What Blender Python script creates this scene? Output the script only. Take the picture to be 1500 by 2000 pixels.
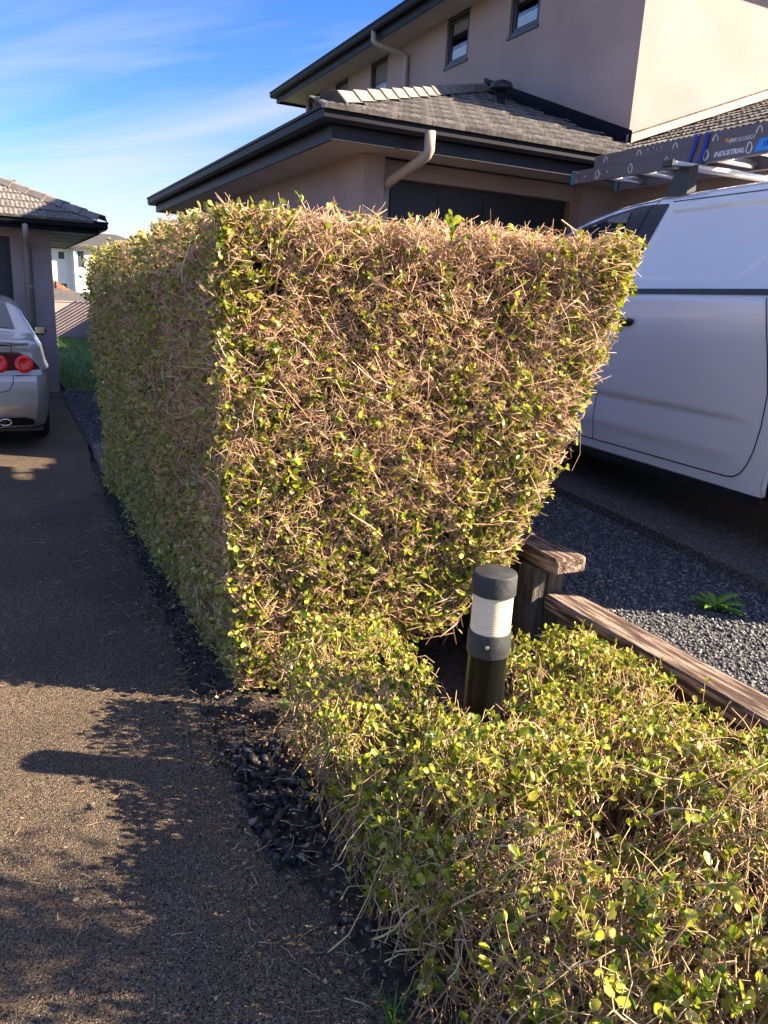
import bpy, math, random
import numpy as np
from mathutils import Matrix, Vector, Euler

for o in list(bpy.data.objects):
    bpy.data.objects.remove(o, do_unlink=True)
SC = bpy.context.scene
COL = SC.collection
rng = np.random.default_rng(7)
random.seed(7)

# ------------------------------------------------------------------ camera
YAW, PITCH, ROLL, FPX, CAMH = math.radians(26.964), math.radians(-15.566), math.radians(3.045), 1482.6, 1.6
fwd = Vector((math.sin(YAW) * math.cos(PITCH), math.cos(YAW) * math.cos(PITCH), math.sin(PITCH)))
rgt = Vector((math.cos(YAW), -math.sin(YAW), 0))
upv = rgt.cross(fwd)
r2 = math.cos(ROLL) * rgt + math.sin(ROLL) * upv
u2 = -math.sin(ROLL) * rgt + math.cos(ROLL) * upv
cam = bpy.data.cameras.new('camera')
camo = bpy.data.objects.new('camera', cam)
COL.objects.link(camo)
camo.matrix_world = Matrix(((r2.x, u2.x, -fwd.x, 0), (r2.y, u2.y, -fwd.y, 0), (r2.z, u2.z, -fwd.z, CAMH), (0, 0, 0, 1)))
cam.sensor_fit = 'VERTICAL'
cam.sensor_height = 36.0
cam.lens = FPX / 2000.0 * 36.0
cam.clip_start = 0.05
cam.clip_end = 2000
SC.camera = camo

# ------------------------------------------------------------------ sky, sun, exposure
SUN = Vector((1.0, -0.59, 0.63)).normalized()          # towards the sun
ELEV = math.asin(SUN.z)
AZ = math.atan2(SUN.x, SUN.y)
world = bpy.data.worlds.new('World')
SC.world = world
world.use_nodes = True
wn = world.node_tree
wn.nodes.clear()
W_ = wn.nodes.new
out = W_('ShaderNodeOutputWorld')
bg = W_('ShaderNodeBackground')
sky = W_('ShaderNodeTexSky')
sky.sky_type = 'NISHITA'
sky.sun_disc = False
sky.sun_elevation = ELEV
sky.sun_rotation = AZ
sky.altitude = 0
sky.air_density = 1.0
sky.dust_density = 0.35
sky.ozone_density = 4.0
# thin cirrus, laid out by direction over the whole dome
tc = W_('ShaderNodeTexCoord')
sep = W_('ShaderNodeSeparateXYZ')
wn.links.new(tc.outputs['Generated'], sep.inputs[0])
zadd = W_('ShaderNodeMath'); zadd.operation = 'ADD'; zadd.inputs[1].default_value = 0.10
wn.links.new(sep.outputs['Z'], zadd.inputs[0])
zmax = W_('ShaderNodeMath'); zmax.operation = 'MAXIMUM'; zmax.inputs[1].default_value = 0.02
wn.links.new(zadd.outputs[0], zmax.inputs[0])
dx = W_('ShaderNodeMath'); dx.operation = 'DIVIDE'
dy = W_('ShaderNodeMath'); dy.operation = 'DIVIDE'
wn.links.new(sep.outputs['X'], dx.inputs[0]); wn.links.new(zmax.outputs[0], dx.inputs[1])
wn.links.new(sep.outputs['Y'], dy.inputs[0]); wn.links.new(zmax.outputs[0], dy.inputs[1])
comb = W_('ShaderNodeCombineXYZ')
wn.links.new(dx.outputs[0], comb.inputs[0]); wn.links.new(dy.outputs[0], comb.inputs[1])
mp = W_('ShaderNodeMapping'); mp.vector_type = 'TEXTURE'
mp.inputs['Rotation'].default_value = (0, 0, math.radians(-50))
mp.inputs['Scale'].default_value = (3.2, 0.85, 1)
mp.inputs['Location'].default_value = (2, -2, 0)
wn.links.new(comb.outputs[0], mp.inputs[0])
nz = W_('ShaderNodeTexNoise'); nz.inputs['Scale'].default_value = 0.9; nz.inputs['Detail'].default_value = 7
nz.inputs['Roughness'].default_value = 0.52; nz.inputs['Distortion'].default_value = 0.9
wn.links.new(mp.outputs[0], nz.inputs['Vector'])
cr = W_('ShaderNodeValToRGB')
cr.color_ramp.elements[0].position = 0.40; cr.color_ramp.elements[0].color = (0, 0, 0, 1)
cr.color_ramp.elements[1].position = 0.78; cr.color_ramp.elements[1].color = (0.9, 0.9, 0.9, 1)
wn.links.new(nz.outputs[0], cr.inputs[0])
# the low bank of cloud all round the horizon
lowc = W_('ShaderNodeMapRange'); lowc.inputs['From Min'].default_value = 0.05; lowc.inputs['From Max'].default_value = 0.16
lowc.inputs['To Min'].default_value = 0.8; lowc.inputs['To Max'].default_value = 0.0; lowc.interpolation_type = 'SMOOTHSTEP'
wn.links.new(sep.outputs['Z'], lowc.inputs[0])
cmx = W_('ShaderNodeMath'); cmx.operation = 'MAXIMUM'
wn.links.new(cr.outputs[0], cmx.inputs[0]); wn.links.new(lowc.outputs[0], cmx.inputs[1])
mixc = W_('ShaderNodeMixRGB'); mixc.inputs[2].default_value = (4.3, 4.3, 5.2, 1)
hsv = W_('ShaderNodeHueSaturation'); hsv.inputs['Hue'].default_value = 0.517; hsv.inputs['Saturation'].default_value = 1.27; hsv.inputs['Value'].default_value = 1.2
wn.links.new(sky.outputs[0], hsv.inputs['Color'])
wn.links.new(cmx.outputs[0], mixc.inputs[0]); wn.links.new(hsv.outputs[0], mixc.inputs[1])
wn.links.new(mixc.outputs[0], bg.inputs[0])
bg.inputs[1].default_value = 0.05
wn.links.new(bg.outputs[0], out.inputs[0])

sl = bpy.data.lights.new('sun', 'SUN')
sl.energy = 5.0
sl.angle = math.radians(0.5)
sl.color = (1.0, 0.83, 0.62)
so = bpy.data.objects.new('sun', sl)
COL.objects.link(so)
so.location = SUN * 30
so.rotation_euler = SUN.to_track_quat('Z', 'Y').to_euler()

SC.view_settings.view_transform = 'Standard'
SC.view_settings.look = 'None'
SC.view_settings.exposure = 2.1
SC.view_settings.gamma = 1.0
SC.view_settings.use_curve_mapping = False
SC.cycles.max_bounces = 5
SC.cycles.diffuse_bounces = 2
SC.cycles.adaptive_threshold = 0.03
SC.cycles.transparent_max_bounces = 6

# ------------------------------------------------------------------ helpers: materials
def mat(name, color, rough=0.7, color2=None, nscale=8.0, detail=4.0, ramp=(0.35, 0.65), bump=0.0, bscale=40.0,
        metal=0.0, coat=0.0, objrand=0.0, spec=0.5, stretch=None, bdist=0.01):
    m = bpy.data.materials.new(name)
    m.use_nodes = True
    nt = m.node_tree
    p = nt.nodes['Principled BSDF']
    p.inputs['Roughness'].default_value = rough
    p.inputs['Metallic'].default_value = metal
    p.inputs['Specular IOR Level'].default_value = spec
    if coat:
        p.inputs['Coat Weight'].default_value = coat
        p.inputs['Coat Roughness'].default_value = 0.04
    tcn = nt.nodes.new('ShaderNodeTexCoord')
    vec = tcn.outputs['Object']
    if stretch:
        mpn = nt.nodes.new('ShaderNodeMapping')
        mpn.inputs['Scale'].default_value = stretch
        nt.links.new(vec, mpn.inputs[0])
        vec = mpn.outputs[0]
    csock = None
    if color2:
        n = nt.nodes.new('ShaderNodeTexNoise')
        n.inputs['Scale'].default_value = nscale
        n.inputs['Detail'].default_value = detail
        nt.links.new(vec, n.inputs['Vector'])
        r = nt.nodes.new('ShaderNodeValToRGB')
        r.color_ramp.elements[0].position, r.color_ramp.elements[1].position = ramp
        r.color_ramp.elements[0].color = (*color, 1)
        r.color_ramp.elements[1].color = (*color2, 1)
        nt.links.new(n.outputs[0], r.inputs[0])
        csock = r.outputs[0]
    else:
        rg = nt.nodes.new('ShaderNodeRGB')
        rg.outputs[0].default_value = (*color, 1)
        csock = rg.outputs[0]
    if objrand:
        oi = nt.nodes.new('ShaderNodeObjectInfo')
        mr = nt.nodes.new('ShaderNodeMapRange')
        mr.inputs['To Min'].default_value = 1 - objrand
        mr.inputs['To Max'].default_value = 1 + objrand
        nt.links.new(oi.outputs['Random'], mr.inputs[0])
        hs = nt.nodes.new('ShaderNodeHueSaturation')
        nt.links.new(mr.outputs[0], hs.inputs['Value'])
        nt.links.new(csock, hs.inputs['Color'])
        csock = hs.outputs[0]
    nt.links.new(csock, p.inputs['Base Color'])
    if bump:
        b = nt.nodes.new('ShaderNodeTexNoise')
        b.inputs['Scale'].default_value = bscale
        b.inputs['Detail'].default_value = 5
        nt.links.new(vec, b.inputs['Vector'])
        bn = nt.nodes.new('ShaderNodeBump')
        bn.inputs['Strength'].default_value = bump
        bn.inputs['Distance'].default_value = bdist
        nt.links.new(b.outputs[0], bn.inputs['Height'])
        nt.links.new(bn.outputs[0], p.inputs['Normal'])
    return m

def island_mat(name, stops, rough=0.5, translucent=0.0, spec=0.5, noise=0.0):
    """colour chosen per loose piece (leaf, twig, pebble)"""
    m = bpy.data.materials.new(name)
    m.use_nodes = True
    nt = m.node_tree
    p = nt.nodes['Principled BSDF']
    p.inputs['Roughness'].default_value = rough
    p.inputs['Specular IOR Level'].default_value = spec
    g = nt.nodes.new('ShaderNodeNewGeometry')
    oi = nt.nodes.new('ShaderNodeObjectInfo')
    ad = nt.nodes.new('ShaderNodeMath'); ad.operation = 'ADD'
    fr = nt.nodes.new('ShaderNodeMath'); fr.operation = 'FRACT'
    nt.links.new(g.outputs['Random Per Island'], ad.inputs[0])
    nt.links.new(oi.outputs['Random'], ad.inputs[1])
    nt.links.new(ad.outputs[0], fr.inputs[0])
    r = nt.nodes.new('ShaderNodeValToRGB')
    els = r.color_ramp.elements
    while len(els) < len(stops):
        els.new(0.5)
    for e, (pos, c) in zip(els, stops):
        e.position = pos
        e.color = (*c, 1)
    nt.links.new(fr.outputs[0], r.inputs[0])
    c = r.outputs[0]
    if noise:
        tcn = nt.nodes.new('ShaderNodeTexCoord')
        n = nt.nodes.new('ShaderNodeTexNoise'); n.inputs['Scale'].default_value = noise
        nt.links.new(tcn.outputs['Object'], n.inputs['Vector'])
        mr = nt.nodes.new('ShaderNodeMapRange')
        mr.inputs['From Min'].default_value = 0.3; mr.inputs['From Max'].default_value = 0.7
        mr.inputs['To Min'].default_value = 0.65; mr.inputs['To Max'].default_value = 1.3
        nt.links.new(n.outputs[0], mr.inputs[0])
        hs = nt.nodes.new('ShaderNodeHueSaturation')
        nt.links.new(mr.outputs[0], hs.inputs['Value']); nt.links.new(c, hs.inputs['Color'])
        c = hs.outputs[0]
    nt.links.new(c, p.inputs['Base Color'])
    if translucent:
        tr = nt.nodes.new('ShaderNodeBsdfTranslucent')
        nt.links.new(c, tr.inputs[0])
        mx = nt.nodes.new('ShaderNodeMixShader')
        mx.inputs[0].default_value = translucent
        nt.links.new(p.outputs[0], mx.inputs[1]); nt.links.new(tr.outputs[0], mx.inputs[2])
        nt.links.new(mx.outputs[0], nt.nodes['Material Output'].inputs[0])
    return m

def aggregate_mat(name, dark, mid, light, scale, patch, patchscale=1.4, rough=0.85):
    """exposed-aggregate concrete: pebbles of several tones in a binder, with stains"""
    m = bpy.data.materials.new(name)
    m.use_nodes = True
    nt = m.node_tree
    p = nt.nodes['Principled BSDF']
    p.inputs['Roughness'].default_value = rough
    p.inputs['Specular IOR Level'].default_value = 0.25
    t = nt.nodes.new('ShaderNodeTexCoord')
    v = nt.nodes.new('ShaderNodeTexVoronoi'); v.inputs['Scale'].default_value = scale
    v.inputs['Randomness'].default_value = 1.0
    nt.links.new(t.outputs['Object'], v.inputs['Vector'])
    sp = nt.nodes.new('ShaderNodeSeparateColor')
    nt.links.new(v.outputs['Color'], sp.inputs[0])
    r = nt.nodes.new('ShaderNodeValToRGB')
    els = r.color_ramp.elements
    els.new(0.5); els.new(0.9)
    for e, (pos, c) in zip(els, ((0.12, dark), (0.42, mid), (0.90, mid), (0.98, light))):
        e.position = pos; e.color = (*c, 1)
    nt.links.new(sp.outputs[0], r.inputs[0])
    n = nt.nodes.new('ShaderNodeTexNoise'); n.inputs['Scale'].default_value = patchscale; n.inputs['Detail'].default_value = 6
    nt.links.new(t.outputs['Object'], n.inputs['Vector'])
    rr = nt.nodes.new('ShaderNodeValToRGB')
    rr.color_ramp.elements[0].position = 0.40; rr.color_ramp.elements[1].position = 0.72
    nt.links.new(n.outputs[0], rr.inputs[0])
    mx = nt.nodes.new('ShaderNodeMixRGB'); mx.blend_type = 'MIX'
    fac = nt.nodes.new('ShaderNodeMath'); fac.operation = 'MULTIPLY'; fac.inputs[1].default_value = 0.6
    nt.links.new(rr.outputs[0], fac.inputs[0])
    nt.links.new(fac.outputs[0], mx.inputs[0]); nt.links.new(r.outputs[0], mx.inputs[1])
    mx.inputs[2].default_value = (*patch, 1)
    nt.links.new(mx.outputs[0], p.inputs['Base Color'])
    bn = nt.nodes.new('ShaderNodeBump'); bn.inputs['Strength'].default_value = 0.9; bn.inputs['Distance'].default_value = 0.006
    inv = nt.nodes.new('ShaderNodeMath'); inv.operation = 'SUBTRACT'; inv.inputs[0].default_value = 1.0
    nt.links.new(v.outputs['Distance'], inv.inputs[1])
    nt.links.new(inv.outputs[0], bn.inputs['Height'])
    nt.links.new(bn.outputs[0], p.inputs['Normal'])
    return m

M = {}
M['drive'] = aggregate_mat('aggregate concrete drive', (0.012, 0.010, 0.009), (0.18, 0.128, 0.082), (0.42, 0.35, 0.27), 260.0, (0.055, 0.048, 0.034))
M['drive2'] = aggregate_mat('dark aggregate concrete', (0.04, 0.038, 0.038), (0.12, 0.11, 0.10), (0.40, 0.38, 0.35), 150.0, (0.07, 0.065, 0.06))
M['soil'] = mat('soil', (0.03, 0.023, 0.016), 0.95, (0.08, 0.06, 0.042), 30, bump=1.0, bscale=60, bdist=0.02)
M['earth'] = mat('far ground', (0.06, 0.085, 0.03), 0.95, (0.10, 0.10, 0.05), 0.6)
M['gravelbase'] = mat('gravel bed', (0.03, 0.032, 0.036), 0.9, (0.09, 0.09, 0.095), 60, bump=1.0, bscale=70, bdist=0.02)
M['stone'] = island_mat('gravel stones', [(0.0, (0.06, 0.062, 0.066)), (0.5, (0.13, 0.13, 0.133)), (0.85, (0.20, 0.195, 0.185)), (1.0, (0.36, 0.33, 0.29))], 0.75, spec=0.3, noise=60)
M['pebble'] = island_mat('dark river pebbles', [(0.0, (0.02, 0.019, 0.018)), (0.6, (0.05, 0.046, 0.042)), (0.9, (0.11, 0.095, 0.08)), (1.0, (0.26, 0.22, 0.18))], 0.8, spec=0.15)
M['stucco'] = mat('beige stucco', (0.335, 0.254, 0.236), 0.9, (0.395, 0.302, 0.28), 1.6, 9, bump=0.32, bscale=75, bdist=0.008)
M['soffit'] = mat('soffit lining', (0.50, 0.43, 0.38), 0.8, (0.56, 0.49, 0.43), 2.0)
M['gutter'] = mat('charcoal gutter steel', (0.006, 0.006, 0.010), 0.5, (0.010, 0.010, 0.015), 5.0, spec=0.12)
M['fascia'] = mat('charcoal fascia', (0.016, 0.016, 0.024), 0.5, (0.022, 0.022, 0.031), 3.0, spec=0.2)
M['tile'] = mat('charcoal roof tile', (0.105, 0.095, 0.088), 0.8, (0.22, 0.20, 0.18), 14.0, spec=0.2, bump=0.5, bscale=90, objrand=0.22)
M['ridge'] = mat('weathered ridge tile', (0.17, 0.15, 0.137), 0.8, (0.24, 0.21, 0.19), 7.0, bump=0.3, bscale=60, objrand=0.08)
M['deck'] = mat('roof underlay', (0.05, 0.048, 0.048), 0.9, (0.08, 0.075, 0.072), 10.0)
M['frame'] = mat('dark window frame', (0.035, 0.034, 0.042), 0.4, (0.045, 0.045, 0.052), 6)
M['glass'] = mat('window glass', (0.10, 0.12, 0.15), 0.05, (0.13, 0.15, 0.18), 1.5, spec=0.9)
M['blind'] = mat('pale roller blind', (0.50, 0.46, 0.42), 0.9, (0.58, 0.54, 0.50), 30, stretch=(1, 1, 8))
M['pvc'] = mat('beige downpipe', (0.36, 0.30, 0.25), 0.55, (0.42, 0.35, 0.29), 5)
M['flash'] = mat('lead flashing', (0.30, 0.245, 0.22), 0.7, (0.38, 0.315, 0.28), 9, bump=0.3, bscale=20)
M['gdoor'] = mat('dark garage door', (0.022, 0.021, 0.027), 0.5, (0.03, 0.029, 0.035), 5)
M['vent'] = mat('black roof vent', (0.015, 0.016, 0.02), 0.3, (0.022, 0.022, 0.028), 9)
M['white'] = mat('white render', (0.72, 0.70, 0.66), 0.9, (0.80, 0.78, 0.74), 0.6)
M['farglass'] = mat('far window glass', (0.05, 0.07, 0.09), 0.1, (0.09, 0.11, 0.13), 1.0)
M['paling'] = mat('brown fence paling', (0.21, 0.095, 0.055), 0.85, (0.32, 0.16, 0.10), 6, objrand=0.25)
M['slat'] = mat('painted slat', (0.18, 0.15, 0.14), 0.7, (0.22, 0.19, 0.17), 6)
M['timber'] = mat('weathered timber', (0.065, 0.035, 0.023), 0.9, (0.34, 0.25, 0.19), 5, 12, (0.44, 0.62), bump=0.9, bscale=14, stretch=(9.0, 0.9, 9.0), bdist=0.012)
M['timber2'] = mat('old dark timber', (0.055, 0.045, 0.032), 0.9, (0.17, 0.14, 0.10), 6, 9, (0.38, 0.66), bump=0.9, bscale=22, stretch=(5, 5, 0.8), bdist=0.012)
M['sleeper'] = mat('grey timber sleeper', (0.10, 0.085, 0.075), 0.9, (0.22, 0.18, 0.16), 7, 8, (0.4, 0.62), bump=0.9, bscale=25, stretch=(6, 0.8, 6), bdist=0.012)
M['paint'] = mat('white van paint', (0.75, 0.75, 0.765), 0.2, (0.79, 0.79, 0.80), 1.3, coat=0.9)
M['plastic'] = mat('black plastic trim', (0.013, 0.013, 0.016), 0.4, (0.02, 0.02, 0.022), 20)
M['seam'] = mat('panel gap', (0.006, 0.006, 0.007), 0.9, (0.01, 0.01, 0.01), 5)
M['autoglass'] = mat('tinted car glass', (0.015, 0.028, 0.045), 0.03, (0.02, 0.034, 0.055), 2, spec=0.9)
M['rubber'] = mat('tyre rubber', (0.014, 0.014, 0.015), 0.8, (0.024, 0.023, 0.022), 30, bump=0.4, bscale=60)
M['alloy'] = mat('alloy wheel', (0.42, 0.42, 0.43), 0.35, (0.52, 0.52, 0.53), 6, metal=0.9)
M['chrome'] = mat('bright chrome', (0.75, 0.75, 0.76), 0.12, (0.82, 0.82, 0.83), 4, metal=1.0)
M['champagne'] = mat('champagne metallic paint', (0.56, 0.52, 0.44), 0.30, (0.61, 0.565, 0.485), 1.5, metal=0.35, coat=0.8)
M['red'] = mat('red lamp lens', (0.85, 0.010, 0.010), 0.18, (0.95, 0.02, 0.012), 30, coat=0.6)
M['darkred'] = mat('dark red lamp housing', (0.055, 0.006, 0.010), 0.15, (0.09, 0.01, 0.014), 12, coat=0.6)
M['clear'] = mat('clear lamp lens', (0.55, 0.54, 0.55), 0.12, (0.66, 0.65, 0.66), 14, coat=0.6)
M['fibre'] = mat('grey brown fibreglass rail', (0.105, 0.085, 0.092), 0.5, (0.135, 0.11, 0.115), 4, stretch=(8, 0.4, 8))
M['alu'] = mat('bare aluminium', (0.66, 0.64, 0.62), 0.32, (0.78, 0.76, 0.74), 9, metal=0.85)
M['teal'] = mat('teal rubber foot', (0.02, 0.13, 0.15), 0.6, (0.03, 0.18, 0.2), 12)
M['strap'] = mat('blue webbing strap', (0.012, 0.035, 0.30), 0.75, (0.02, 0.06, 0.42), 60)
M['sticker'] = mat('bright blue sticker', (0.01, 0.22, 0.75), 0.4, (0.015, 0.26, 0.82), 5)
M['print'] = mat('white print', (0.75, 0.74, 0.76), 0.6, (0.82, 0.81, 0.83), 9)
M['orange'] = mat('orange print', (0.75, 0.30, 0.05), 0.6, (0.8, 0.36, 0.07), 9)
M['darkprint'] = mat('dark print', (0.01, 0.03, 0.10), 0.6, (0.015, 0.04, 0.12), 9)
M['polegrey'] = mat('grey bollard cap', (0.022, 0.024, 0.027), 0.6, (0.05, 0.052, 0.055), 18, bump=0.2, bscale=80)
M['poleblack'] = mat('black bollard tube', (0.004, 0.004, 0.005), 0.35, (0.008, 0.008, 0.008), 14, stretch=(3, 3, 0.6), spec=0.2)
M['lens'] = mat('cream ribbed lens', (0.80, 0.66, 0.48), 0.3, (0.86, 0.75, 0.58), 16, stretch=(2, 2, 5), coat=0.4)
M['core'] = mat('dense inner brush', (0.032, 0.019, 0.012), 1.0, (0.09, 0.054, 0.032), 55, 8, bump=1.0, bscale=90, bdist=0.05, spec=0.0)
M['twig'] = island_mat('dry tan twigs', [(0.0, (0.29, 0.15, 0.077)), (0.4, (0.55, 0.335, 0.19)), (0.75, (0.73, 0.49, 0.31)), (1.0, (0.83, 0.65, 0.47))], 0.7, spec=0.25)
M['twig2'] = island_mat('pale olive twigs', [(0.0, (0.24, 0.135, 0.07)), (0.35, (0.44, 0.28, 0.15)), (0.7, (0.54, 0.41, 0.18)), (1.0, (0.68, 0.53, 0.33))], 0.7, spec=0.25)
M['branch'] = mat('rough branch bark', (0.20, 0.125, 0.08), 0.85, (0.40, 0.27, 0.18), 25, bump=0.8, bscale=60)
M['leaf'] = island_mat('glossy green leaves', [(0.0, (0.05, 0.11, 0.012)), (0.3, (0.19, 0.26, 0.018)), (0.65, (0.40, 0.415, 0.03)), (0.9, (0.58, 0.53, 0.07)), (1.0, (0.66, 0.58, 0.18))], 0.36, 0.32, spec=0.5)
M['leaf_shade_lift'] = island_mat('green leaves lightened for shade', [(0.0, (0.14, 0.18, 0.035)), (0.4, (0.32, 0.34, 0.06)), (0.8, (0.50, 0.48, 0.11)), (1.0, (0.64, 0.56, 0.17))], 0.35, 0.28, spec=0.5)  # colour lightened to offset shade on the left face; top and end share it
M['bigleaf'] = island_mat('broad soft leaves', [(0.0, (0.10, 0.18, 0.05)), (0.5, (0.20, 0.29, 0.08)), (1.0, (0.36, 0.40, 0.18))], 0.35, 0.3)
M['deadleaf'] = island_mat('dry fallen leaves', [(0.0, (0.20, 0.09, 0.035)), (0.4, (0.35, 0.20, 0.09)), (0.7, (0.36, 0.31, 0.16)), (1.0, (0.48, 0.44, 0.28))], 0.6, 0.15)
M['weed'] = island_mat('weed leaves', [(0.0, (0.07, 0.20, 0.015)), (0.6, (0.14, 0.32, 0.03)), (1.0, (0.24, 0.40, 0.05))], 0.45, 0.3)
M['grass'] = island_mat('lawn grass', [(0.0, (0.07, 0.16, 0.02)), (0.6, (0.13, 0.29, 0.03)), (1.0, (0.22, 0.38, 0.05))], 0.6, 0.3)
M['lawn'] = mat('lawn turf', (0.05, 0.11, 0.018), 0.95, (0.085, 0.18, 0.03), 9, bump=0.8, bscale=40)
M['palm'] = island_mat('palm fronds', [(0.0, (0.10, 0.15, 0.03)), (1.0, (0.32, 0.30, 0.07))], 0.5, 0.3)

# ------------------------------------------------------------------ helpers: meshes and objects
WORLD = {}
def link(o, parent=None):
    COL.objects.link(o)
    if parent is not None:
        o.parent = parent
        if parent in WORLD:
            o.matrix_parent_inverse = WORLD[parent].inverted()
    return o

def thing(name, label, cat, loc=(0, 0, 0), rotz=0.0, group=None, local=False):
    o = bpy.data.objects.new(name, None)
    o.empty_display_size = 0.2
    o.location = loc
    o.rotation_euler = (0, 0, rotz)
    COL.objects.link(o)
    tag(o, label, cat, group)
    if not local:
        WORLD[o] = Matrix.Translation(Vector(loc)) @ Euler((0, 0, rotz)).to_matrix().to_4x4()
    return o

def tag(o, label, cat, group=None):
    o['label'] = label
    o['category'] = cat
    if group:
        o['group'] = group
    return o

def obj(name, verts, faces, m, parent=None, smooth=False, kind=None):
    me = bpy.data.meshes.new(name)
    me.from_pydata([tuple(v) for v in verts], [], [tuple(f) for f in faces])
    me.materials.append(M[m] if isinstance(m, str) else m)
    if smooth:
        me.polygons.foreach_set('use_smooth', [True] * len(me.polygons))
    me.update()
    o = bpy.data.objects.new(name, me)
    link(o, parent)
    if kind:
        o['kind'] = kind
    return o

def np_mesh(name, V, T, m, smooth=True):
    """V (n,3), T (k,3) triangles -> mesh, fast"""
    me = bpy.data.meshes.new(name)
    me.vertices.add(len(V)); me.vertices.foreach_set('co', np.asarray(V, np.float32).ravel())
    me.loops.add(len(T) * 3); me.loops.foreach_set('vertex_index', np.asarray(T, np.int32).ravel())
    me.polygons.add(len(T)); me.polygons.foreach_set('loop_start', np.arange(0, len(T) * 3, 3, dtype=np.int32))
    me.polygons.foreach_set('loop_total', np.full(len(T), 3, np.int32))
    if smooth:
        me.polygons.foreach_set('use_smooth', np.ones(len(T), bool))
    me.materials.append(M[m])
    me.update(calc_edges=True)
    return me

def np_obj(name, V, T, m, parent=None, smooth=True, kind=None):
    o = bpy.data.objects.new(name, np_mesh(name, V, T, m, smooth))
    link(o, parent)
    if kind:
        o['kind'] = kind
    return o

class MB:
    def __init__(s):
        s.v, s.f = [], []
    def add(s, vs, fs):
        b = len(s.v)
        s.v += [tuple(x) for x in vs]
        s.f += [tuple(b + i for i in f) for f in fs]
    def box(s, x0, x1, y0, y1, z0, z1):
        s.add([(x0, y0, z0), (x1, y0, z0), (x1, y1, z0), (x0, y1, z0), (x0, y0, z1), (x1, y0, z1), (x1, y1, z1), (x0, y1, z1)],
              [(0, 3, 2, 1), (4, 5, 6, 7), (0, 1, 5, 4), (1, 2, 6, 5), (2, 3, 7, 6), (3, 0, 4, 7)])
        return s
    def cbox(s, x0, x1, y0, y1, z0, z1, b=0.008, jit=0.0):
        """box with chamfered edges, slightly irregular"""
        xs, ys, zs = (x0, x1), (y0, y1), (z0, z1)
        pts = []
        for i in range(2):
            for j in range(2):
                for k in range(2):
                    sx, sy, sz = (1, -1)[i], (1, -1)[j], (1, -1)[k]
                    for a in range(3):
                        q = [xs[i] + sx * b, ys[j] + sy * b, zs[k] + sz * b]
                        q[a] = (xs[i], ys[j], zs[k])[a]
                        pts.append([c + random.uniform(-jit, jit) for c in q])
        import bmesh
        bm = bmesh.new()
        for q in pts:
            bm.verts.new(q)
        bmesh.ops.convex_hull(bm, input=bm.verts)
        bm.verts.ensure_lookup_table(); bm.verts.index_update()
        s.add([v.co for v in bm.verts], [[v.index for v in f.verts] for f in bm.faces])
        bm.free()
        return s
    def tube(s, pts, r, n=10, cap=True):
        pts = [Vector(p) for p in pts]
        rs = r if isinstance(r, (list, tuple)) else [r] * len(pts)
        ring0 = len(s.v)
        ref = None
        for i, p in enumerate(pts):
            d = (pts[min(i + 1, len(pts) - 1)] - pts[max(i - 1, 0)]).normalized()
            if ref is None:
                ref = d.orthogonal().normalized()
            a = (ref - d * ref.dot(d)).normalized()
            ref = a
            b = d.cross(a)
            for k in range(n):
                t = 2 * math.pi * k / n
                s.v.append(tuple(p + (a * math.cos(t) + b * math.sin(t)) * rs[i]))
        for i in range(len(pts) - 1):
            for k in range(n):
                q = ring0 + i * n + k; w = ring0 + i * n + (k + 1) % n
                s.f.append((q, w, w + n, q + n))
        if cap:
            s.f.append(tuple(ring0 + k for k in reversed(range(n))))
            s.f.append(tuple(ring0 + (len(pts) - 1) * n + k for k in range(n)))
        return s
    def lathe(s, prof, cx, cy, n=32):
        b = len(s.v)
        for (r, z) in prof:
            for k in range(n):
                t = 2 * math.pi * k / n
                s.v.append((cx + r * math.cos(t), cy + r * math.sin(t), z))
        for i in range(len(prof) - 1):
            for k in range(n):
                q = b + i * n + k; w = b + i * n + (k + 1) % n
                s.f.append((q, w, w + n, q + n))
        s.f.append(tuple(b + (len(prof) - 1) * n + k for k in range(n)))
        s.f.append(tuple(b + k for k in reversed(range(n))))
        return s
    def sweep(s, path, prof, side=1):
        """closed profile (outward offset, z) swept along a horizontal polyline with mitres; outward = right of travel * side"""
        P = [Vector((p[0], p[1], 0)) for p in path]
        n = len(prof)
        b = len(s.v)
        for i, p in enumerate(P):
            dirs = []
            if i > 0: dirs.append((P[i] - P[i - 1]).normalized())
            if i < len(P) - 1: dirs.append((P[i + 1] - P[i]).normalized())
            nrm = [Vector((d.y, -d.x, 0)) * side for d in dirs]
            m = nrm[0] if len(nrm) == 1 else (nrm[0] + nrm[1]) / (1 + nrm[0].dot(nrm[1]))
            for (o, z) in prof:
                s.v.append((p.x + m.x * o, p.y + m.y * o, z))
        for i in range(len(P) - 1):
            for k in range(n):
                q = b + i * n + k; w = b + i * n + (k + 1) % n
                s.f.append((q, w, w + n, q + n))
        s.f.append(tuple(b + k for k in range(n)))
        s.f.append(tuple(b + (len(P) - 1) * n + k for k in reversed(range(n))))
        return s
    def obj(s, name, m, parent=None, smooth=False, kind=None):
        return obj(name, s.v, s.f, m, parent, smooth, kind)

def structure(o):
    o['kind'] = 'structure'
    return o

def autosmooth(o, ang=35):
    """sharp where the angle is large, smooth elsewhere"""
    me = o.data
    me.polygons.foreach_set('use_smooth', [True] * len(me.polygons))
    try:
        me.set_sharp_from_angle(angle=math.radians(ang))
    except Exception:
        pass
    return o

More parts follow.
